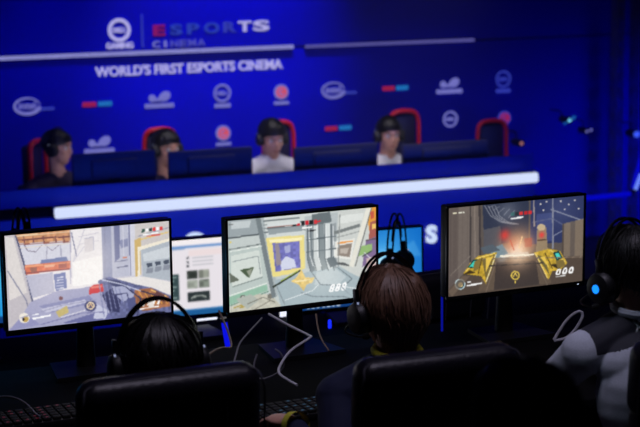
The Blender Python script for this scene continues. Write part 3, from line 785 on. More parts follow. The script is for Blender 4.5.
p.poly((226, 158, 70), (366, 208), (376, 207), (376, 232), (370, 236)); p.poly((170, 96, 86), (370, 222), (376, 220), (376, 246), (368, 248)); p.poly((130, 110, 150), (366, 240), (376, 236), (376, 262), (362, 266)); p.poly((150, 186, 120), (360, 246), (372, 243), (372, 250), (358, 256)); p.poly((206, 180, 180), (366, 258), (376, 255), (376, 284), (368, 280))
p.line((230, 228, 216), 4.6, (369, 207), (351, 266)); p.line((120, 120, 116), 1, (371.5, 208), (355, 266))
for k_, c_ in enumerate(((30, 34, 36), (206, 40, 52), (40, 40, 44), (206, 40, 52), (30, 34, 36), (214, 60, 66))): p.poly(c_, (293+k_*4.2, 222.6-k_*.45), (296.4+k_*4.2, 222.2-k_*.45), (296.4+k_*4.2, 226-k_*.45), (293+k_*4.2, 226.4-k_*.45))
p.line((250, 250, 250), 1.5, (296, 229), (312, 227)); p.line((40, 40, 44), 1.2, (308, 231), (316, 230)); p.line((210, 50, 60), 1.4, (317, 222), (321, 221))
for k_ in range(3):
    x = 329+k_*6; y = 291-k_*.9; p.line((255, 255, 255), 1.6, (x, y), (x+2.4, y-6.5), (x+5, y-7), (x+4, y-3.6), (x+1.4, y-3)); p.line((255, 255, 255), 1.6, (x, y), (x+3, y-.4), (x+4, y-3.6))
p.line((90, 90, 90), .8, (229, 226), (234, 225))
p.line((140, 150, 152), .8, (232, 262), (258, 256), (260, 274)); p.line((236, 240, 234), .9, (230, 252), (262, 246)); p.line((120, 132, 130), .8, (231, 287), (262, 277))
p.poly((178, 184, 176), (234, 299), (250, 294), (258, 300), (246, 309)); p.line((120, 118, 108), .8, (246, 304), (262, 297), (274, 302)); p.line((150, 146, 134), 1, (252, 310), (270, 300))
p.poly((214, 220, 220), (268, 225), (300, 221.6), (300, 224), (268, 228)); p.poly((150, 160, 164), (268, 230), (302, 226), (302, 231), (269, 235))
for x in (309, 317, 326, 333): p.line((236, 240, 240), .8, (x, 226), (x+1, 256), (x+4, 266))
p.line((90, 100, 106), .9, (306, 240), (336, 236)); p.line((100, 110, 116), .9, (306, 252), (336, 248)); p.poly((100, 110, 116), (326, 258), (334, 256), (338, 264), (330, 267))
p.poly((222, 226, 222), (340, 216), (364, 213), (362, 220), (340, 224)); p.line((146, 150, 150), .9, (340, 215), (338, 262)); p.poly((200, 90, 70), (370, 212), (374, 211), (374, 218), (371, 219)); p.poly((240, 200, 110), (372, 224), (376, 223), (376, 228), (372, 229)); p.line((90, 80, 80), 1, (366, 240), (376, 238)); p.line((220, 220, 226), 1, (364, 252), (376, 262)); p.line((70, 84, 70), 1, (362, 256), (372, 250))
p.line((226, 232, 234), .8, (284, 300), (312, 290), (318, 284)); p.line((150, 162, 170), .8, (340, 285), (352, 296)); p.line((226, 232, 234), .9, (344, 286), (372, 290))
p.glow((250, 252, 246), (322, 274), 22, .25)
p.speck(.03, 5, 2)

# right near screen: dark hall with two gold guns
p = pic3 = Paint(Q3, NX, NY, (92, 84, 80))
p.poly((112, 102, 96), (448, 209), (480, 206), (480, 256), (448, 290)); p.poly((96, 86, 82), (448, 209), (458, 208), (458, 280), (448, 292))
p.line((70, 64, 64), 1.6, (470, 207), (470, 262)); p.line((132, 120, 112), 1.2, (474, 207), (475, 258)); p.line((66, 60, 62), 2, (479, 206), (480, 258)); p.line((128, 118, 110), .9, (450, 276), (470, 256))
p.poly((50, 56, 76), (482, 205.5), (528, 201), (528, 240), (484, 246)); p.poly((84, 84, 92), (483, 230), (500, 226), (502, 252), (484, 254))
for k_ in range(4): p.line((128, 130, 142), .9, (484+k_*3.5, 206), (490+k_*3, 216), (500+k_*2.4, 222), (512+k_*2, 224))
for k_ in range(5): p.line((110, 114, 130), .8, (488+k_*5, 208+k_*2.5), (494+k_*5, 205.5+k_*1.2))
p.poly((48, 56, 96), (530, 200.5), (583, 195), (583, 240), (530, 244)); p.poly((64, 74, 122), (536, 214), (552, 212), (552, 240), (536, 242))
p.line((134, 138, 156), 1.3, (550, 209), (583, 220)); p.line((120, 126, 150), 1.1, (552, 236), (583, 218)); p.line((132, 134, 148), 1.5, (552, 198.5), (553, 248)); p.line((92, 98, 130), 1, (532, 222), (552, 218), (583, 236)); p.line((150, 140, 140), 1.4, (533, 200), (534, 226))
for (x, y) in ((540, 204), (546, 201.5), (560, 201), (568, 204), (574, 200), (578, 208), (543, 210), (564, 209)): p.disc((214, 206, 196), (x, y), .9)
p.poly((124, 110, 96), (563, 223), (583, 218), (583, 257), (563, 256)); p.line((82, 72, 66), 1.4, (563, 223), (563, 256)); p.poly((100, 90, 84), (570, 221), (575, 220), (575, 257), (570, 257))
p.poly((84, 72, 64), (448, 290), (480, 258), (583, 255), (583, 280), (448, 298)); p.poly((98, 84, 72), (486, 262), (545, 258), (552, 282), (478, 292)); p.poly((66, 58, 56), (496, 262), (536, 260), (540, 284), (494, 290))
p.line((120, 104, 90), .9, (496, 262), (486, 292)); p.line((112, 98, 86), .9, (536, 260), (548, 284))
p.glow((246, 176, 122), (518, 246), 19, .85); p.glow((255, 236, 214), (516, 250), 9, .9); p.glow((210, 226, 236), (502, 254), 7, .8); p.glow((222, 66, 60), (504.5, 235), 6, .9)
p.poly((222, 214, 206), (504, 253), (528, 251), (530, 256), (504, 257), a=.6); p.line((206, 84, 60), 1, (510, 240), (514, 250)); p.line((255, 210, 150), 1, (522, 236), (519, 248)); p.poly((180, 90, 70), (524, 238), (532, 237), (532, 246), (525, 247), a=.7)
p.poly((150, 130, 104), (537, 228), (546, 227), (548, 252), (536, 253)); p.disc((196, 176, 140), (541, 227), 4.2, 3.4); p.glow((240, 60, 60), (541.5, 234.5), 3.4, .9); p.line((90, 70, 56), 1, (537, 240), (547, 239))
p.poly((120, 140, 150), (488, 250), (502, 244), (508, 253), (496, 258)); p.poly((86, 96, 106), (480, 248), (492, 244), (500, 250), (484, 254))
p.poly((190, 156, 52), (463, 274), (470, 263), (478, 256), (497, 252), (494, 262), (486, 284), (481, 276), n=.5); p.poly((70, 56, 30), (462, 275), (476, 273), (470, 270)); p.poly((120, 104, 60), (482, 260), (495, 254), (486, 280)); p.line((240, 210, 110), 1.2, (466, 271), (478, 258), (495, 253)); p.line((232, 224, 190), .9, (496, 254), (486, 282))
p.poly((28, 60, 62), (467, 268), (473, 260), (479, 259), (475, 268)); p.poly((70, 208, 188), (469, 267), (474, 261), (478, 260.5), (474, 267))
p.poly((196, 162, 58), (534, 252), (549, 248), (560, 250), (568, 262), (560, 270), (553, 270), (549, 279), (543, 268), n=.5); p.poly((110, 100, 62), (536, 254), (544, 256), (551, 276)); p.line((244, 214, 120), 1.2, (535, 252), (548, 277)); p.line((236, 206, 110), 1, (550, 249), (566, 261)); p.poly((60, 50, 34), (550, 264), (564, 262), (560, 269))
p.poly((26, 58, 62), (553, 252), (559, 250), (563, 257), (557, 260)); p.poly((80, 214, 200), (555, 253), (558.5, 251.8), (561, 256), (557.6, 258))
p.disc((220, 190, 80), (515.5, 275), 4.6); p.disc((76, 66, 54), (515.5, 275), 3.2); p.line((232, 200, 90), 1, (513.4, 276.5), (515.5, 272.5), (517.4, 276)); p.line((230, 200, 90), .8, (515.5, 280), (515.5, 283))
p.disc((190, 210, 214), (460, 284.5), 5.4); p.disc((44, 70, 84), (460, 284.5), 4.2); p.disc((214, 190, 130), (460.5, 285), 2.6); p.line((250, 250, 250), 1.7, (466.5, 286), (482, 283)); p.line((240, 240, 240), 1.6, (467, 282.5), (471, 281.8))
for k_ in range(3):
    x = 556.5+k_*6.4; y = 273.6-k_*.9; p.line((250, 250, 250), 1.5, (x, y), (x+2, y-5), (x+4.6, y-5.4), (x+3.6, y-.6), (x, y))
p.line((220, 220, 220), 1, (556, 276), (566, 274.6))
for k_, c_ in enumerate(((40, 90, 90), (30, 40, 44), (206, 50, 54), (190, 40, 46), (206, 50, 54))): p.poly(c_, (510+k_*4.4, 212.5-k_*.45), (513.6+k_*4.4, 212-k_*.45), (513.6+k_*4.4, 215.6-k_*.45), (510+k_*4.4, 216-k_*.45))
p.line((250, 250, 250), 1.4, (510, 218.6), (523, 217)); p.line((236, 230, 200), 1.6, (452, 214), (456, 213.6)); p.line((236, 236, 220), 1.2, (458, 213.6), (464, 213))
for k_ in range(5): p.line((104, 94, 88), .8, (452+k_*5, 212), (452+k_*5, 278-k_*5))
p.line((128, 112, 98), .9, (480, 259), (583, 256)); p.line((60, 54, 52), 1, (486, 266), (546, 262)); p.poly((116, 100, 86), (448, 292), (462, 276), (470, 276), (452, 297), a=.7)
p.glow((252, 226, 196), (520, 253), 14, .5); p.glow((214, 120, 90), (512, 243), 8, .5); p.glow((200, 120, 96), (529, 243), 6, .5); p.line((255, 244, 220), 1.4, (500, 256), (534, 254))
p.poly((132, 112, 60), (474, 262), (482, 257), (480, 268), (473, 272)); p.poly((232, 196, 84), (486, 258), (493, 256), (486, 272)); p.line((92, 74, 36), 1, (482, 258), (478, 274)); p.line((92, 74, 36), 1, (545, 252), (553, 268)); p.poly((230, 196, 84), (540, 256), (545, 256), (550, 268)); p.poly((126, 108, 60), (556, 260), (564, 259), (566, 265), (558, 268))
p.glow((190, 196, 206), (507, 212), 12, .25); p.glow((120, 130, 170), (560, 210), 18, .2)
p.speck(.05, 7, 2)

# web page, in a plain 320 x 180 frame
QW = [(0, 0), (320, 0), (320, 180), (0, 180)]
p = picw = Paint(QW, 112, 63, (232, 226, 232))
p.poly((244, 238, 240), (0, 0), (320, 0), (320, 10), (0, 10)); p.poly((110, 150, 205), (0, 14), (320, 14), (320, 20), (0, 20)); p.poly((150, 170, 200), (40, 20), (140, 20), (140, 24), (40, 24))
p.poly((240, 214, 210), (150, 26), (290, 26), (290, 40), (150, 40), a=.5)
for k_ in range(3): p.disc((70, 74, 80), (146, 44+k_*9), 3); p.line((190, 190, 196), 2, (156, 44+k_*9), (210, 44+k_*9))
p.poly((54, 74, 76), (40, 80), (122, 80), (122, 142), (40, 142))
for k_ in range(7): p.line((170, 190, 186), 2, (96, 87+k_*8), (116-(k_ % 3)*4, 87+k_*8))
for (x, y, c_) in ((142, 74, (60, 66, 62)), (172, 74, (136, 140, 130)), (142, 97, (150, 156, 146)), (172, 97, (120, 128, 118))): p.poly(c_, (x, y), (x+26, y), (x+26, y+20), (x, y+20), n=.8)
p.poly((44, 52, 54), (142, 126), (198, 126), (198, 150), (142, 150)); p.line((170, 176, 170), 4, (152, 140), (164, 136), (178, 136), (190, 141))
p.poly((30, 92, 150), (0, 166), (320, 166), (320, 180), (0, 180)); p.poly((80, 140, 190), (0, 166), (320, 166), (320, 168), (0, 168))
def desktop(c0, cx, cy, bars):
    q = Paint(QW, 112, 63, c0)
    q.glow((90, 190, 245), (cx, cy), 110, .75); q.glow((205, 245, 255), (cx, cy), 34, .95)
    q.poly((150, 225, 255), (cx, cy), (60, 20), (100, 10), a=.25); q.poly((150, 225, 255), (cx, cy), (300, 30), (320, 70), a=.2)
    q.poly((18, 60, 120), (0, 166), (320, 166), (320, 180), (0, 180))
    for k_ in range(bars): q.poly((225, 235, 245), (14+k_*13, 169), (21+k_*13, 169), (21+k_*13, 177), (14+k_*13, 177))
    return q
picb = desktop((14, 104, 196), 212, 84, 7); picb2 = desktop((10, 130, 205), 200, 90, 7)

# ------------------------------------------------------------------ monitors in the near row
SW, SH = .532, .30
def monitor(label, c, yaw, tilt, pic, desk_z, group, w=SW, h=SH, led=None, yoff=0):
    t = thing('monitor', label, 'monitor', (c.x, c.y, desk_z), yaw, group)
    zc = c.z-desk_z
    RX = Matrix.Rotation(-tilt, 3, 'X')
    rt = (-tilt, 0, 0)
    g = G().m(BLACK).box((0, .022, 0), (w+.016, .038, h+.016), .006).box((0, .046, 0), (w*.62, .03, h*.62), .014)
    g.done('casing', t, (0, 0, zc), rt)
    g = G().m(GLOSS); e = .0055
    for (cx_, cz_, sx_, sz_) in ((0, h/2+.004, w+.016, .008), (0, -h/2-.009, w+.016, .018), (-w/2-.004, 0, .008, h), (w/2+.004, 0, .008, h)):
        g.box((cx_, 0, cz_), (sx_, .009, sz_), .001)
    g.done('bezel', t, (0, 0, zc), rt)
    put('screen', pic, t, RX @ V((0, -.0005, 0))+V((0, 0, zc)), rt)
    G().m(BLACK).tube([(0, .085, .01), (0, .08, zc*.5), (0, .06, zc+.02)], [.032, .026, .03], 14).done('stand', t)
    g = G().m(BLACK)
    g.prism([(-.13, -.09), (.13, -.09), (.10, .11), (-.10, .11)], Matrix.Rotation(-math.pi/2, 4, 'X') @ Matrix.Translation((0, -.016, 0)) @ Matrix.Scale(1, 4), .014)
    bs = g.done('base', t, (0, .05, 0))
    G().m(emit('small_white_led', (190, 200, 230), 1)).box((w/2-.02, -.006, -h/2-.009), (.004, .003, .003)).done('power_light', t, (0, 0, zc), rt)
    if led: G().m(emit('blue_led', (20, 40, 255), 1.5)).box((led[0], led[1], led[2]), (.012, .01, .035), .002).done('light_slot', t)
    return t
DZ = .715                      # near desk top
mons = [camroom(-.728, 4.941, -1.008), camroom(-.056, 5.144, -1.008), camroom(.664, 5.318, -1.008)]
yaws = [.428-A, .441-A, .432-A]
labs = ['monitor showing a bright lavender game workshop, left of the three near screens', 'monitor showing a pale grey game corridor with a yellow picture frame',
        'monitor showing a dark brown game hall with two gold guns']
pics = [pic1, pic2, pic3]
for i in range(3):
    monitor(labs[i], mons[i], yaws[i], R(-1.08), pics[i].mesh('screen', SW, SH, GAIN[i]), DZ, 'monitors on the near desk')

# near desk
g = thing('gaming_desk', 'long black desk carrying the three near game monitors', 'desk', (1.9, 4.53, 0))
G().m(DESKM).box((0, 0, DZ-.0175), (5.0, 1.06, .035), .006).done('desk_top', g)
for x in (-2.3, -.8, .8, 2.3):
    G().m(METAL).box((x, .0, (DZ-.035)/2), (.05, .8, DZ-.035), .006).done('leg', g)
G().m(BLACK).box((0, .50, .45), (4.9, .02, .45), .003).done('modesty_panel', g)

# keyboards
def keyboard(label, loc, rz, keymat, seed):
    t = thing('keyboard', label, 'keyboard', loc, rz, 'keyboards on the near desk')
    G().m(BLACK).box((0, 0, .011), (.42, .14, .022), .004).done('case', t)
    gl = emit('blue_key_light', (30, 60, 120), .6)
    rr = random.Random(seed); kg = None
    k0 = G().m(RUB).box((0, 0, 0), (.0235, .021, .010), .0025).done('key', t)
    kl = G().m(RUB).box((0, 0, 0), (.0235, .021, .010), .0025).m(keymat).box((0, 0, .0052), (.008, .007, .0012)).done('key', t)
    first = {0: True, 1: True}
    for r_ in range(5):
        for c_ in range(15):
            q = 1 if rr.random() < .45 else 0
            src = kl if q else k0
            if first[q]: o = src; first[q] = False
            else:
                o = src.copy(); C.objects.link(o); o.parent = t
            o.location = (-.196+c_*.028, -.052+r_*.026, .026)
    return t
hp = at(276, 416, z=DZ+.03)
kc = at(297, 408, z=DZ)
keyboard('black keyboard with pale blue key lights under the bare left hand', (kc.x-.06, kc.y-.075, DZ), .06, emit('pale_key_light', (34, 70, 96), .7), 3)
kc2 = at(62, 420, z=DZ)
keyboard('black keyboard with faint red key lights at the lower left', (kc2.x, kc2.y+.0, DZ), .05, emit('red_key_light', (80, 14, 34), .6), 4)

# ------------------------------------------------------------------ near players
# centre: brown hair, navy shirt, yellow collar
SC_ = .92
HC = at(390, 311, d=4.45)
wl = at(290, 423, z=DZ+.055)
hd_dir = (at(266, 414, z=DZ+.05)-wl)
r1, H1, HM1, nb1 = person('person with shaggy brown hair in a navy shirt with yellow collar', HC, 0, .05, lean=.2, hyaw=.08, hpitch=-.05,
    wrists=[wl, V((HC.x+.25, HC.y+.36, DZ+.055))], shirt=[NAVY], hair=HAIRB, voxel=.0052, style='long', strands=1300, seed=11, curl=.35, shw=.19, hair_s=1.04, messy=.022, hair_w=1.0, neck=.148, hand_dir=hd_dir, size=SC_)
g = G().m(YELL); g.tube([V((.070*math.cos(t_*math.pi/12), .064*math.sin(t_*math.pi/12)-.012, .0+.010*math.sin(t_*math.pi/12))) for t_ in range(24)], .012, 8, closed=True)
g.done('collar', r1, (nb1.x, nb1.y, nb1.z+.035))['label'] = 'yellow ribbed collar'
wloc = Matrix.Rotation(-.05, 3, 'Z') @ (wl-V((HC.x, HC.y, 0)))/SC_
e_ = (Matrix.Rotation(-.05, 3, 'Z') @ V((hd_dir.x, hd_dir.y, 0))).normalized()
g = G().m(YELL); g.tube([wloc-e_*.045+V((0, 0, .004)), wloc-e_*.012+V((0, 0, .0))], [.041, .038], 16, cap=False); g.done('cuff', r1)['label'] = 'yellow ribbed cuff'
headset('black double-wire headset worn by the brown-haired person', HC+V((0, .0, .0)), (-.12, 0, .12), w=.088, h=.122, lift=.022, pad=.122)

# left: dark hair, low in a leather chair
HL = at(159, 363, d=4.15)
r2, H2, HM2, nb2 = person('person with dark hair low in the leather chair at the left near monitor', HL, 0, .0, lean=.16,
    wrists=[V((HL.x-.13, HL.y+.2, DZ+.055)), V((HL.x+.2, HL.y+.3, DZ+.055))], shirt=[BLKSH], hair=HAIRK, voxel=.007, strands=400, seed=12, hair_s=1.05, hair_w=1.1, hair_h=.94)
headset('black double-wire headset worn by the dark-haired person at the left', HL+V((0, 0, .0)), (-.05, 0, 0), w=.099, h=.13, lift=.023, pad=.122)

# right: pale jersey with charcoal yoke
HR = at(629, 273, d=4.4)
def jersey(p, nb):
    x, z = p.x-nb.x, p.z-nb.z
    if abs(x) > .185: return 1
    return 0 if z > -.02-.055*min(1, abs(x)/.16) else 1
r3, H3, HM3, nb3 = person('person with black hair in a pale jersey with charcoal shoulders at the right edge', HR, 0, .1, lean=.14, hyaw=.05,
    wrists=[V((HR.x-.12, HR.y+.38, DZ+.055)), V((HR.x+.2, HR.y+.36, DZ+.055))], shirt=[YOKE, WHITEC], hair=HAIRK, voxel=.006, strands=500, seed=13, shirt_fn=jersey, shw=.182, hair_s=1.12, messy=.009, size=.92, neck=.132)
g = G().m(WHITEC); g.tube([V((.074*math.cos(t_*math.pi/12), .066*math.sin(t_*math.pi/12)-.012, .010*math.sin(t_*math.pi/12))) for t_ in range(24)], .013, 8, closed=True)
g.done('collar', r3, (nb3.x, nb3.y, nb3.z+.035))['label'] = 'pale collar band'
LETT = mat('pale_print', (240, 240, 245), .5)
lo_ = lettering('XA', 'back_lettering', r3, LETT, nb3.x-.058, nb3.x-.006, nb3.z-.018, nb3.z+.012, 0, .035, .003, 'pale letters across the upper back')
from mathutils.bvhtree import BVHTree
sh_ = [o for o in r3.children if o.name.startswith('shirt')][0].data
bv_ = BVHTree.FromPolygons([v.co for v in sh_.vertices], [tuple(p.vertices) for p in sh_.polygons])
for v_ in lo_.data.vertices:
    h_ = bv_.ray_cast(V((v_.co.x, nb3.y-.6, v_.co.z)), V((0, 1, 0)))
    v_.co.y += (h_[0].y if h_[0] else nb3.y-.1)-.001
headset('black headset with a glowing blue ear cup worn over a pale jersey', HR+V((0, 0, -.02)), (-.1, 0, .25), w=.094, h=.135, lift=.018, lit=emit('blue_logo_light', (20, 130, 255), 1.6))

# chairs
def chair_at(xa, xb, ytop, d, label, yaw, top_adj=0, tilt=.10):
    p, q = at(xa, ytop, d=d), at(xb, ytop, d=d); c = (p+q)/2
    w = (q-p).length
    return office_chair(label, c, yaw, 0, w, c.z+top_adj, tilt=tilt, group='leather office chairs in the near row')
chair_at(68, 256, 367, 3.85, 'black leather chair holding the low-seated person at the left', .05)
chair_at(338, 514, 346, 3.8, 'black leather chair behind the brown-haired person in navy', .02)
chair_at(614, 772, 331, 4.0, 'black chair behind the person in the pale jersey at the right edge', -.05, tilt=.1)

# spectator in front, out of focus
HS = at(520, 434, d=2.6)
person('out-of-focus dark head of a seated person nearest the lens at the bottom', HS, FT, .1, lean=.14, shirt=[BLKSH], hair=HAIRK, voxel=.009, strands=300, seed=15, size=.95)
office_chair('dark chair under the out-of-focus person at the bottom', V((HS.x, HS.y-.27, 0)), .1, FT, .45, .80)

# ------------------------------------------------------------------ row in front: desk, monitors, chairs, headsets
DZF = FL+.73
tF = thing('gaming_desk', 'dark desk in front of the near row with a web page monitor', 'desk', (2.0, 6.02, FL))
G().m(DESKM).box((0, 0, .7125), (5.4, .66, .035), .006).done('desk_top', tF)
for x in (-2.5, -.9, .9, 2.5): G().m(METAL).box((x, 0, .3475), (.05, .6, .695), .006).done('leg', tF)
G().m(STAGEM).box((0, .31, .4), (5.3, .02, .5), .003).done('modesty_panel', tF)
VF = 6.0
fw, fh = .54, .304
def front_mon(px, py, label, pic, led=None):
    c = at(px, py, v=VF)
    return monitor(label, c, 0, R(1), pic, DZF, 'monitors in the row in front', fw, fh, led)
front_mon(194, 277, 'monitor showing a white web page between the left and middle near monitors', picw.mesh('screen', fw, fh, 1))
front_mon(362, 268.5, 'monitor with a blue desktop half hidden behind the brown-haired person', picb.mesh('screen', fw, fh, 1), led=(-.17, -.06, .02))
front_mon(-38, 287, 'monitor with a cyan desktop peeking out at the left edge', picb2.mesh('screen', fw, fh, 1))
hA = at(406, 262, v=VF-.09)
headset('black headset hung on the corner of the blue desktop monitor', at(397, 262, v=VF-.09), (.0, 0, .8), w=.072, h=.155, lift=.028)
headset('black headset hung above the cyan monitor at the far left', at(22, 244, v=VF-.02), (0, 0, 1.05), w=.06, h=.12, lift=.0, boom=False)
for (px, py, lb) in ((436, 268, 'dark chair top seen between the middle and right near monitors'), (217, 300, 'dark chair edge seen between the web page and the middle monitor')):
    p = at(px, py, v=5.36)
    if px > 400: office_chair(lb, V((p.x-.02, 5.36, 0)), .15, FL, .40, p.z-FL, group='chairs in the row in front')
WP = emit('white_light_panel', (225, 228, 245), 1.2)
def light_panel(xa, xb, y0, y1, v, label):  # glowing panel added for a bright white patch of unknown origin
    p, q = at(xa, y1, v=v), at(xb, y0, v=v)
    t = thing('white_glow_panel', label, 'glowing panel', ((p.x+q.x)/2, v, p.z))
    w, h = q.x-p.x, q.z-p.z
    G().m(WP).box((0, 0, h/2), (w, .008, h), .002).done('diffuser', t)
    G().m(BLACK).box((0, .012, h/2), (w+.006, .014, h+.004), .003).done('housing', t)
    return t
light_panel(184, 217, 316, 322.5, 6.2, 'small flat glowing white panel below the web page monitor')
light_panel(280, 297, 308, 317, 6.2, 'small flat glowing white panel below the middle near monitor')

# blue lights of the stage side, and two added glow strips
BL = emit('blue_glow_strip', (10, 20, 255), .75); BL2 = emit('deep_blue_led', (0, 0, 190), 1.0)
def tubelight(label, p, q, r, m_, name='light_tube'):
    t = thing(name, label, 'light tube', p)
    d = q-p; ax = d.normalized()
    G().m(m_).tube([ax*.012, d-ax*.012], r, 10).done('tube', t)
    G().m(BLACK).tube([V((0, 0, 0)), ax*.015], r*1.25, 10).done('end_cap', t); G().m(BLACK).tube([d-ax*.015, d], r*1.25, 10).done('end_cap', t)
    return t
tubelight('blue light tube running level right of the right near monitor', at(575, 199.5, v=9.2), at(632, 193.5, v=9.2), .017, BL2)
tubelight('blue slanted light tube rising at the right edge', at(632, 191, v=9.2), at(646, 140, v=9.2), .014, BL2)
tubelight('short pale blue light tube at the right edge beside the slanted one', at(634.5, 192, v=9.15), at(642, 172, v=9.15), .012, emit('pale_blue_led', (110, 140, 255), 1))
tubelight('added upright blue glow strip beside the left edge of the right near monitor', at(442, 345, v=4.95), at(442, 270, v=4.95), .004, emit('dim_blue_glow', (6, 16, 150), .8))  # added strip, stands in for blue light along the monitor's side
tubelight('short added blue glow strip between the web page monitor and the middle monitor', V((at(229, 346, v=5.75).x, 5.75, DZF)), at(223.5, 318, v=5.75), .012, BL)  # added glow in place of the blue lit floor beside the chair
# light towers
TR = mat('truss_aluminium', (150, 150, 160), .4, .6)
def tower(px, w, zt_, label, seed):
    p = at(px, 100, v=10.25); t = thing('truss_tower', label, 'truss tower', (p.x, 10.25, FS)); h = zt_-FS
    for sx in (-1, 1):
        for sy in (-1, 1): G().m(TR).tube([(sx*w/2, sy*w/2, 0), (sx*w/2, sy*w/2, h)], .010, 8).done('chord', t)
    g = G().m(TR); k = int(h/.14)
    for i in range(k):
        z0_, z1_ = h*i/k, h*(i+1)/k; s_ = 1 if i % 2 else -1
        for sy in (-1, 1): g.tube([(-s_*w/2, sy*w/2, z0_), (s_*w/2, sy*w/2, z1_)], .006, 6); g.tube([(sy*w/2, -s_*w/2, z0_), (sy*w/2, s_*w/2, z1_)], .006, 6)
    g.done('lattice', t)
    G().m(METAL).box((0, 0, .01), (w*1.8, w*1.8, .02), .004).done('base_plate', t)
    return t
tower(617, .055, 2.6, 'slim blue lit truss tower right of the logo backdrop', 1)
tower(634, .04, 2.2, 'second slim blue lit truss tower, nearest the right edge', 2)
def spot(px, py, v, label, rot, lens):
    p = at(px, py, v=v)
    t = thing('stage_lamp', label, 'stage lamp', p, rot=rot, group='small lamps right of the stage')
    G().m(BLACK).tube([(0, -.02, 0), (0, .10, 0)], [.028, .022], 16).done('housing', t)
    for m_, x_, z_, r_, s_ in lens: G().m(m_).ell((x_, -.024, z_), (r_*s_, .006, r_)).done('lens', t)
    G().m(METAL).tube([(0, .05, .02), (0, .06, .07), (0, .2, .07)], .006, 8).done('bracket', t)
CYL = emit('cyan_lamp', (120, 210, 255), 1.2); CYD = emit('teal_lamp', (20, 90, 160), 1)
spot(568, 120, 10.0, 'small lamp with a cyan lens glint high right of the stage', (0, -.5, 0), [(CYL, 0, 0, .011, 1.3), (CYD, .035, 0, .012, 1.6), (CYD, -.04, 0, .008, 2)])
spot(587, 131, 10.0, 'small twin lamp with two grey lenses right of the cyan lamp', (0, 0, 0), [(WH2, -.015, 0, .010, 1), (WH2, .018, .008, .010, 1)])
spot(520, 143, 9.8, 'small lamp with a warm amber lens beyond the empty stage chair', (0, 0, 0), [(emit('amber_lamp', (170, 110, 120), 1), 0, 0, .012, 1)])
spot(635, 134, 9.6, 'blue stage lamp at the right edge above the slanted tube', (0, 0, 0), [(emit('blue_lamp', (60, 90, 255), 1), 0, 0, .022, 1.2)])

# ------------------------------------------------------------------ cables
def cable(label, pts, r, m_, group='loose cables on the near desk'):
    g = G().m(m_); g.tube(bez(pts, 8), r, 8)
    return tag(g.done('cable'), label, 'cable', group)
def ends(pp, d0, d1):
    n = len(pp); return [at(x, y, d=d0+(d1-d0)*i/(n-1)) for i, (x, y) in enumerate(pp)]
GREYC = mat('grey_cable', (120, 118, 128), .5); BRC = mat('tan_cable', (110, 84, 72), .5)
cable('pale kinked cable hanging below the middle near monitor', ends([(268.6, 314), (288, 325), (308, 335), (309.5, 338), (291, 350.6), (281, 364), (279, 373), (288, 380), (297, 385)], 5.08, 4.75), .0042, WCAB)
cable('thin grey cable curving left below the middle near monitor', ends([(262, 318), (250, 331), (240, 343), (236, 355), (233, 366)], 5.08, 4.85), .003, GREYC)
cable('dark looped cable on the desk right of the left chair', ends([(257, 354), (254, 365), (255, 376), (263, 379), (276, 374), (284, 366), (281, 354), (275, 349)], 4.95, 4.9), .003, GREYC)
cable('thin dark cable hanging near the blue taskbar', ends([(316, 314), (318, 328), (322, 340), (329, 351)], 5.08, 4.9), .0028, BRC)
cable('tan headset cable rising beside the left chair', ends([(203, 369), (206, 358), (214, 351), (222, 348), (231, 347), (229, 335), (224, 322), (219, 311)], 4.4, 5.1), .0035, BRC)
cable('white looped cable standing up beside the pale jersey shoulder', ends([(554, 340), (558, 333), (566, 321), (573.6, 314), (580, 311.5), (582.5, 315.6), (580, 322), (574, 331), (566, 338), (554, 341)], 5.33, 5.33), .0052, WCAB)
cable('thin cable across the dark desk at the lower left', ends([(-4, 397), (12, 397), (25, 403), (36, 414), (40, 416)], 4.75, 4.5), .003, GREYC)

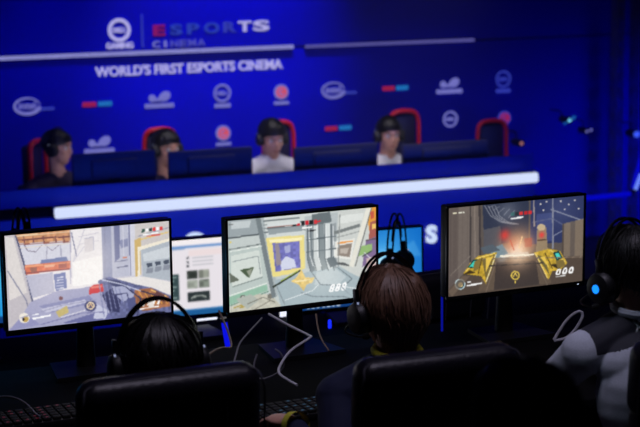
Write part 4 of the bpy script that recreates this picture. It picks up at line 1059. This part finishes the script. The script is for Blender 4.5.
# ------------------------------------------------------------------ light
def area(name, loc, target, size, power, col, sy=None, spread=math.pi):
    ld = bpy.data.lights.new(name, 'AREA'); ld.energy = power; ld.color = col; ld.size = size; ld.spread = spread
    if sy: ld.shape = 'RECTANGLE'; ld.size_y = sy
    o = bpy.data.objects.new(name, ld); C.objects.link(o); o.location = loc
    o.rotation_euler = (V(target)-V(loc)).to_track_quat('-Z', 'Y').to_euler(); return o
def spotl(name, loc, target, power, col, size=40, blend=.6, rad=.06):
    ld = bpy.data.lights.new(name, 'SPOT'); ld.energy = power; ld.color = col; ld.spot_size = R(size); ld.spot_blend = blend; ld.shadow_soft_size = rad
    o = bpy.data.objects.new(name, ld); C.objects.link(o); o.location = loc
    o.rotation_euler = (V(target)-V(loc)).to_track_quat('-Z', 'Y').to_euler(); return o
HAZE = .02
BLUE = (.0, .0, 1)
area('stage_wash_light', (2.2, 7.3, 3.6), (2.6, 9.6, .5), 2.6, 10, BLUE, .4)
area('desk_front_light', (3.1, 7.0, .75), (3.1, 8.6, .42), 3.6, 8.5, (.03, .09, 1), .3, R(64))
hs_ = at(222, 6, v=10.38)
spotl('blue_spot_light', (hs_.x, 8.7, 3.75), hs_, 640, BLUE, 43, 1)
hl_ = at(70, 105, v=10.38)
spotl('blue_spot_light', (hl_.x-.3, 9.0, hl_.z+1.9), hl_, 100, BLUE, 42, 1)
area('side_wash_light', (7.5, 8.6, .9), (6.0, 10.6, .1), .8, 7, BLUE, .4, R(70))
kl_ = at(300, 140, v=9.0)
area('added_player_light', (kl_.x, 8.95, 2.0), (kl_.x+.1, 9.5, .75), 2.3, 6, (1, .93, .95), .2, R(100))  # unseen lamp added to put white light on the far players
area('house_light', (1.9, 3.5, 3.7), (1.95, 4.1, .8), 2.2, 4.6, (.82, .74, 1), .5, R(70))
spotl('added_jersey_light', (1.2, 3.2, 3.6), (2.75, 3.7, .9), 20, (.62, .8, 1), 34, .8)  # unseen spot added to brighten the pale jersey

hz = bpy.data.materials.new('thin_haze'); hz.use_nodes = True
n_ = hz.node_tree.nodes; n_.clear()
vo = n_.new('ShaderNodeOutputMaterial'); vs = n_.new('ShaderNodeVolumeScatter'); vs.inputs['Density'].default_value = HAZE; vs.inputs['Anisotropy'].default_value = .2
hz.node_tree.links.new(vs.outputs['Volume'], vo.inputs['Volume'])
g = G().m(hz).box((2.6, 8.55, 1.9), (11.0, 3.6, 3.9))
tag(g.done('haze', smooth=False), 'thin blue lit haze hanging over the stage', 'haze', kind='stuff')

w = bpy.data.worlds.new('dark_hall'); S.world = w; w.use_nodes = True
w.node_tree.nodes['Background'].inputs['Color'].default_value = (.0005, .0005, .002, 1)

S.view_settings.view_transform = 'Standard'; S.view_settings.look = 'None'
S.view_settings.exposure = 0; S.view_settings.gamma = 1; S.view_settings.use_curve_mapping = False
try:
    S.cycles.use_denoising = True; S.cycles.max_bounces = 6
except Exception: pass
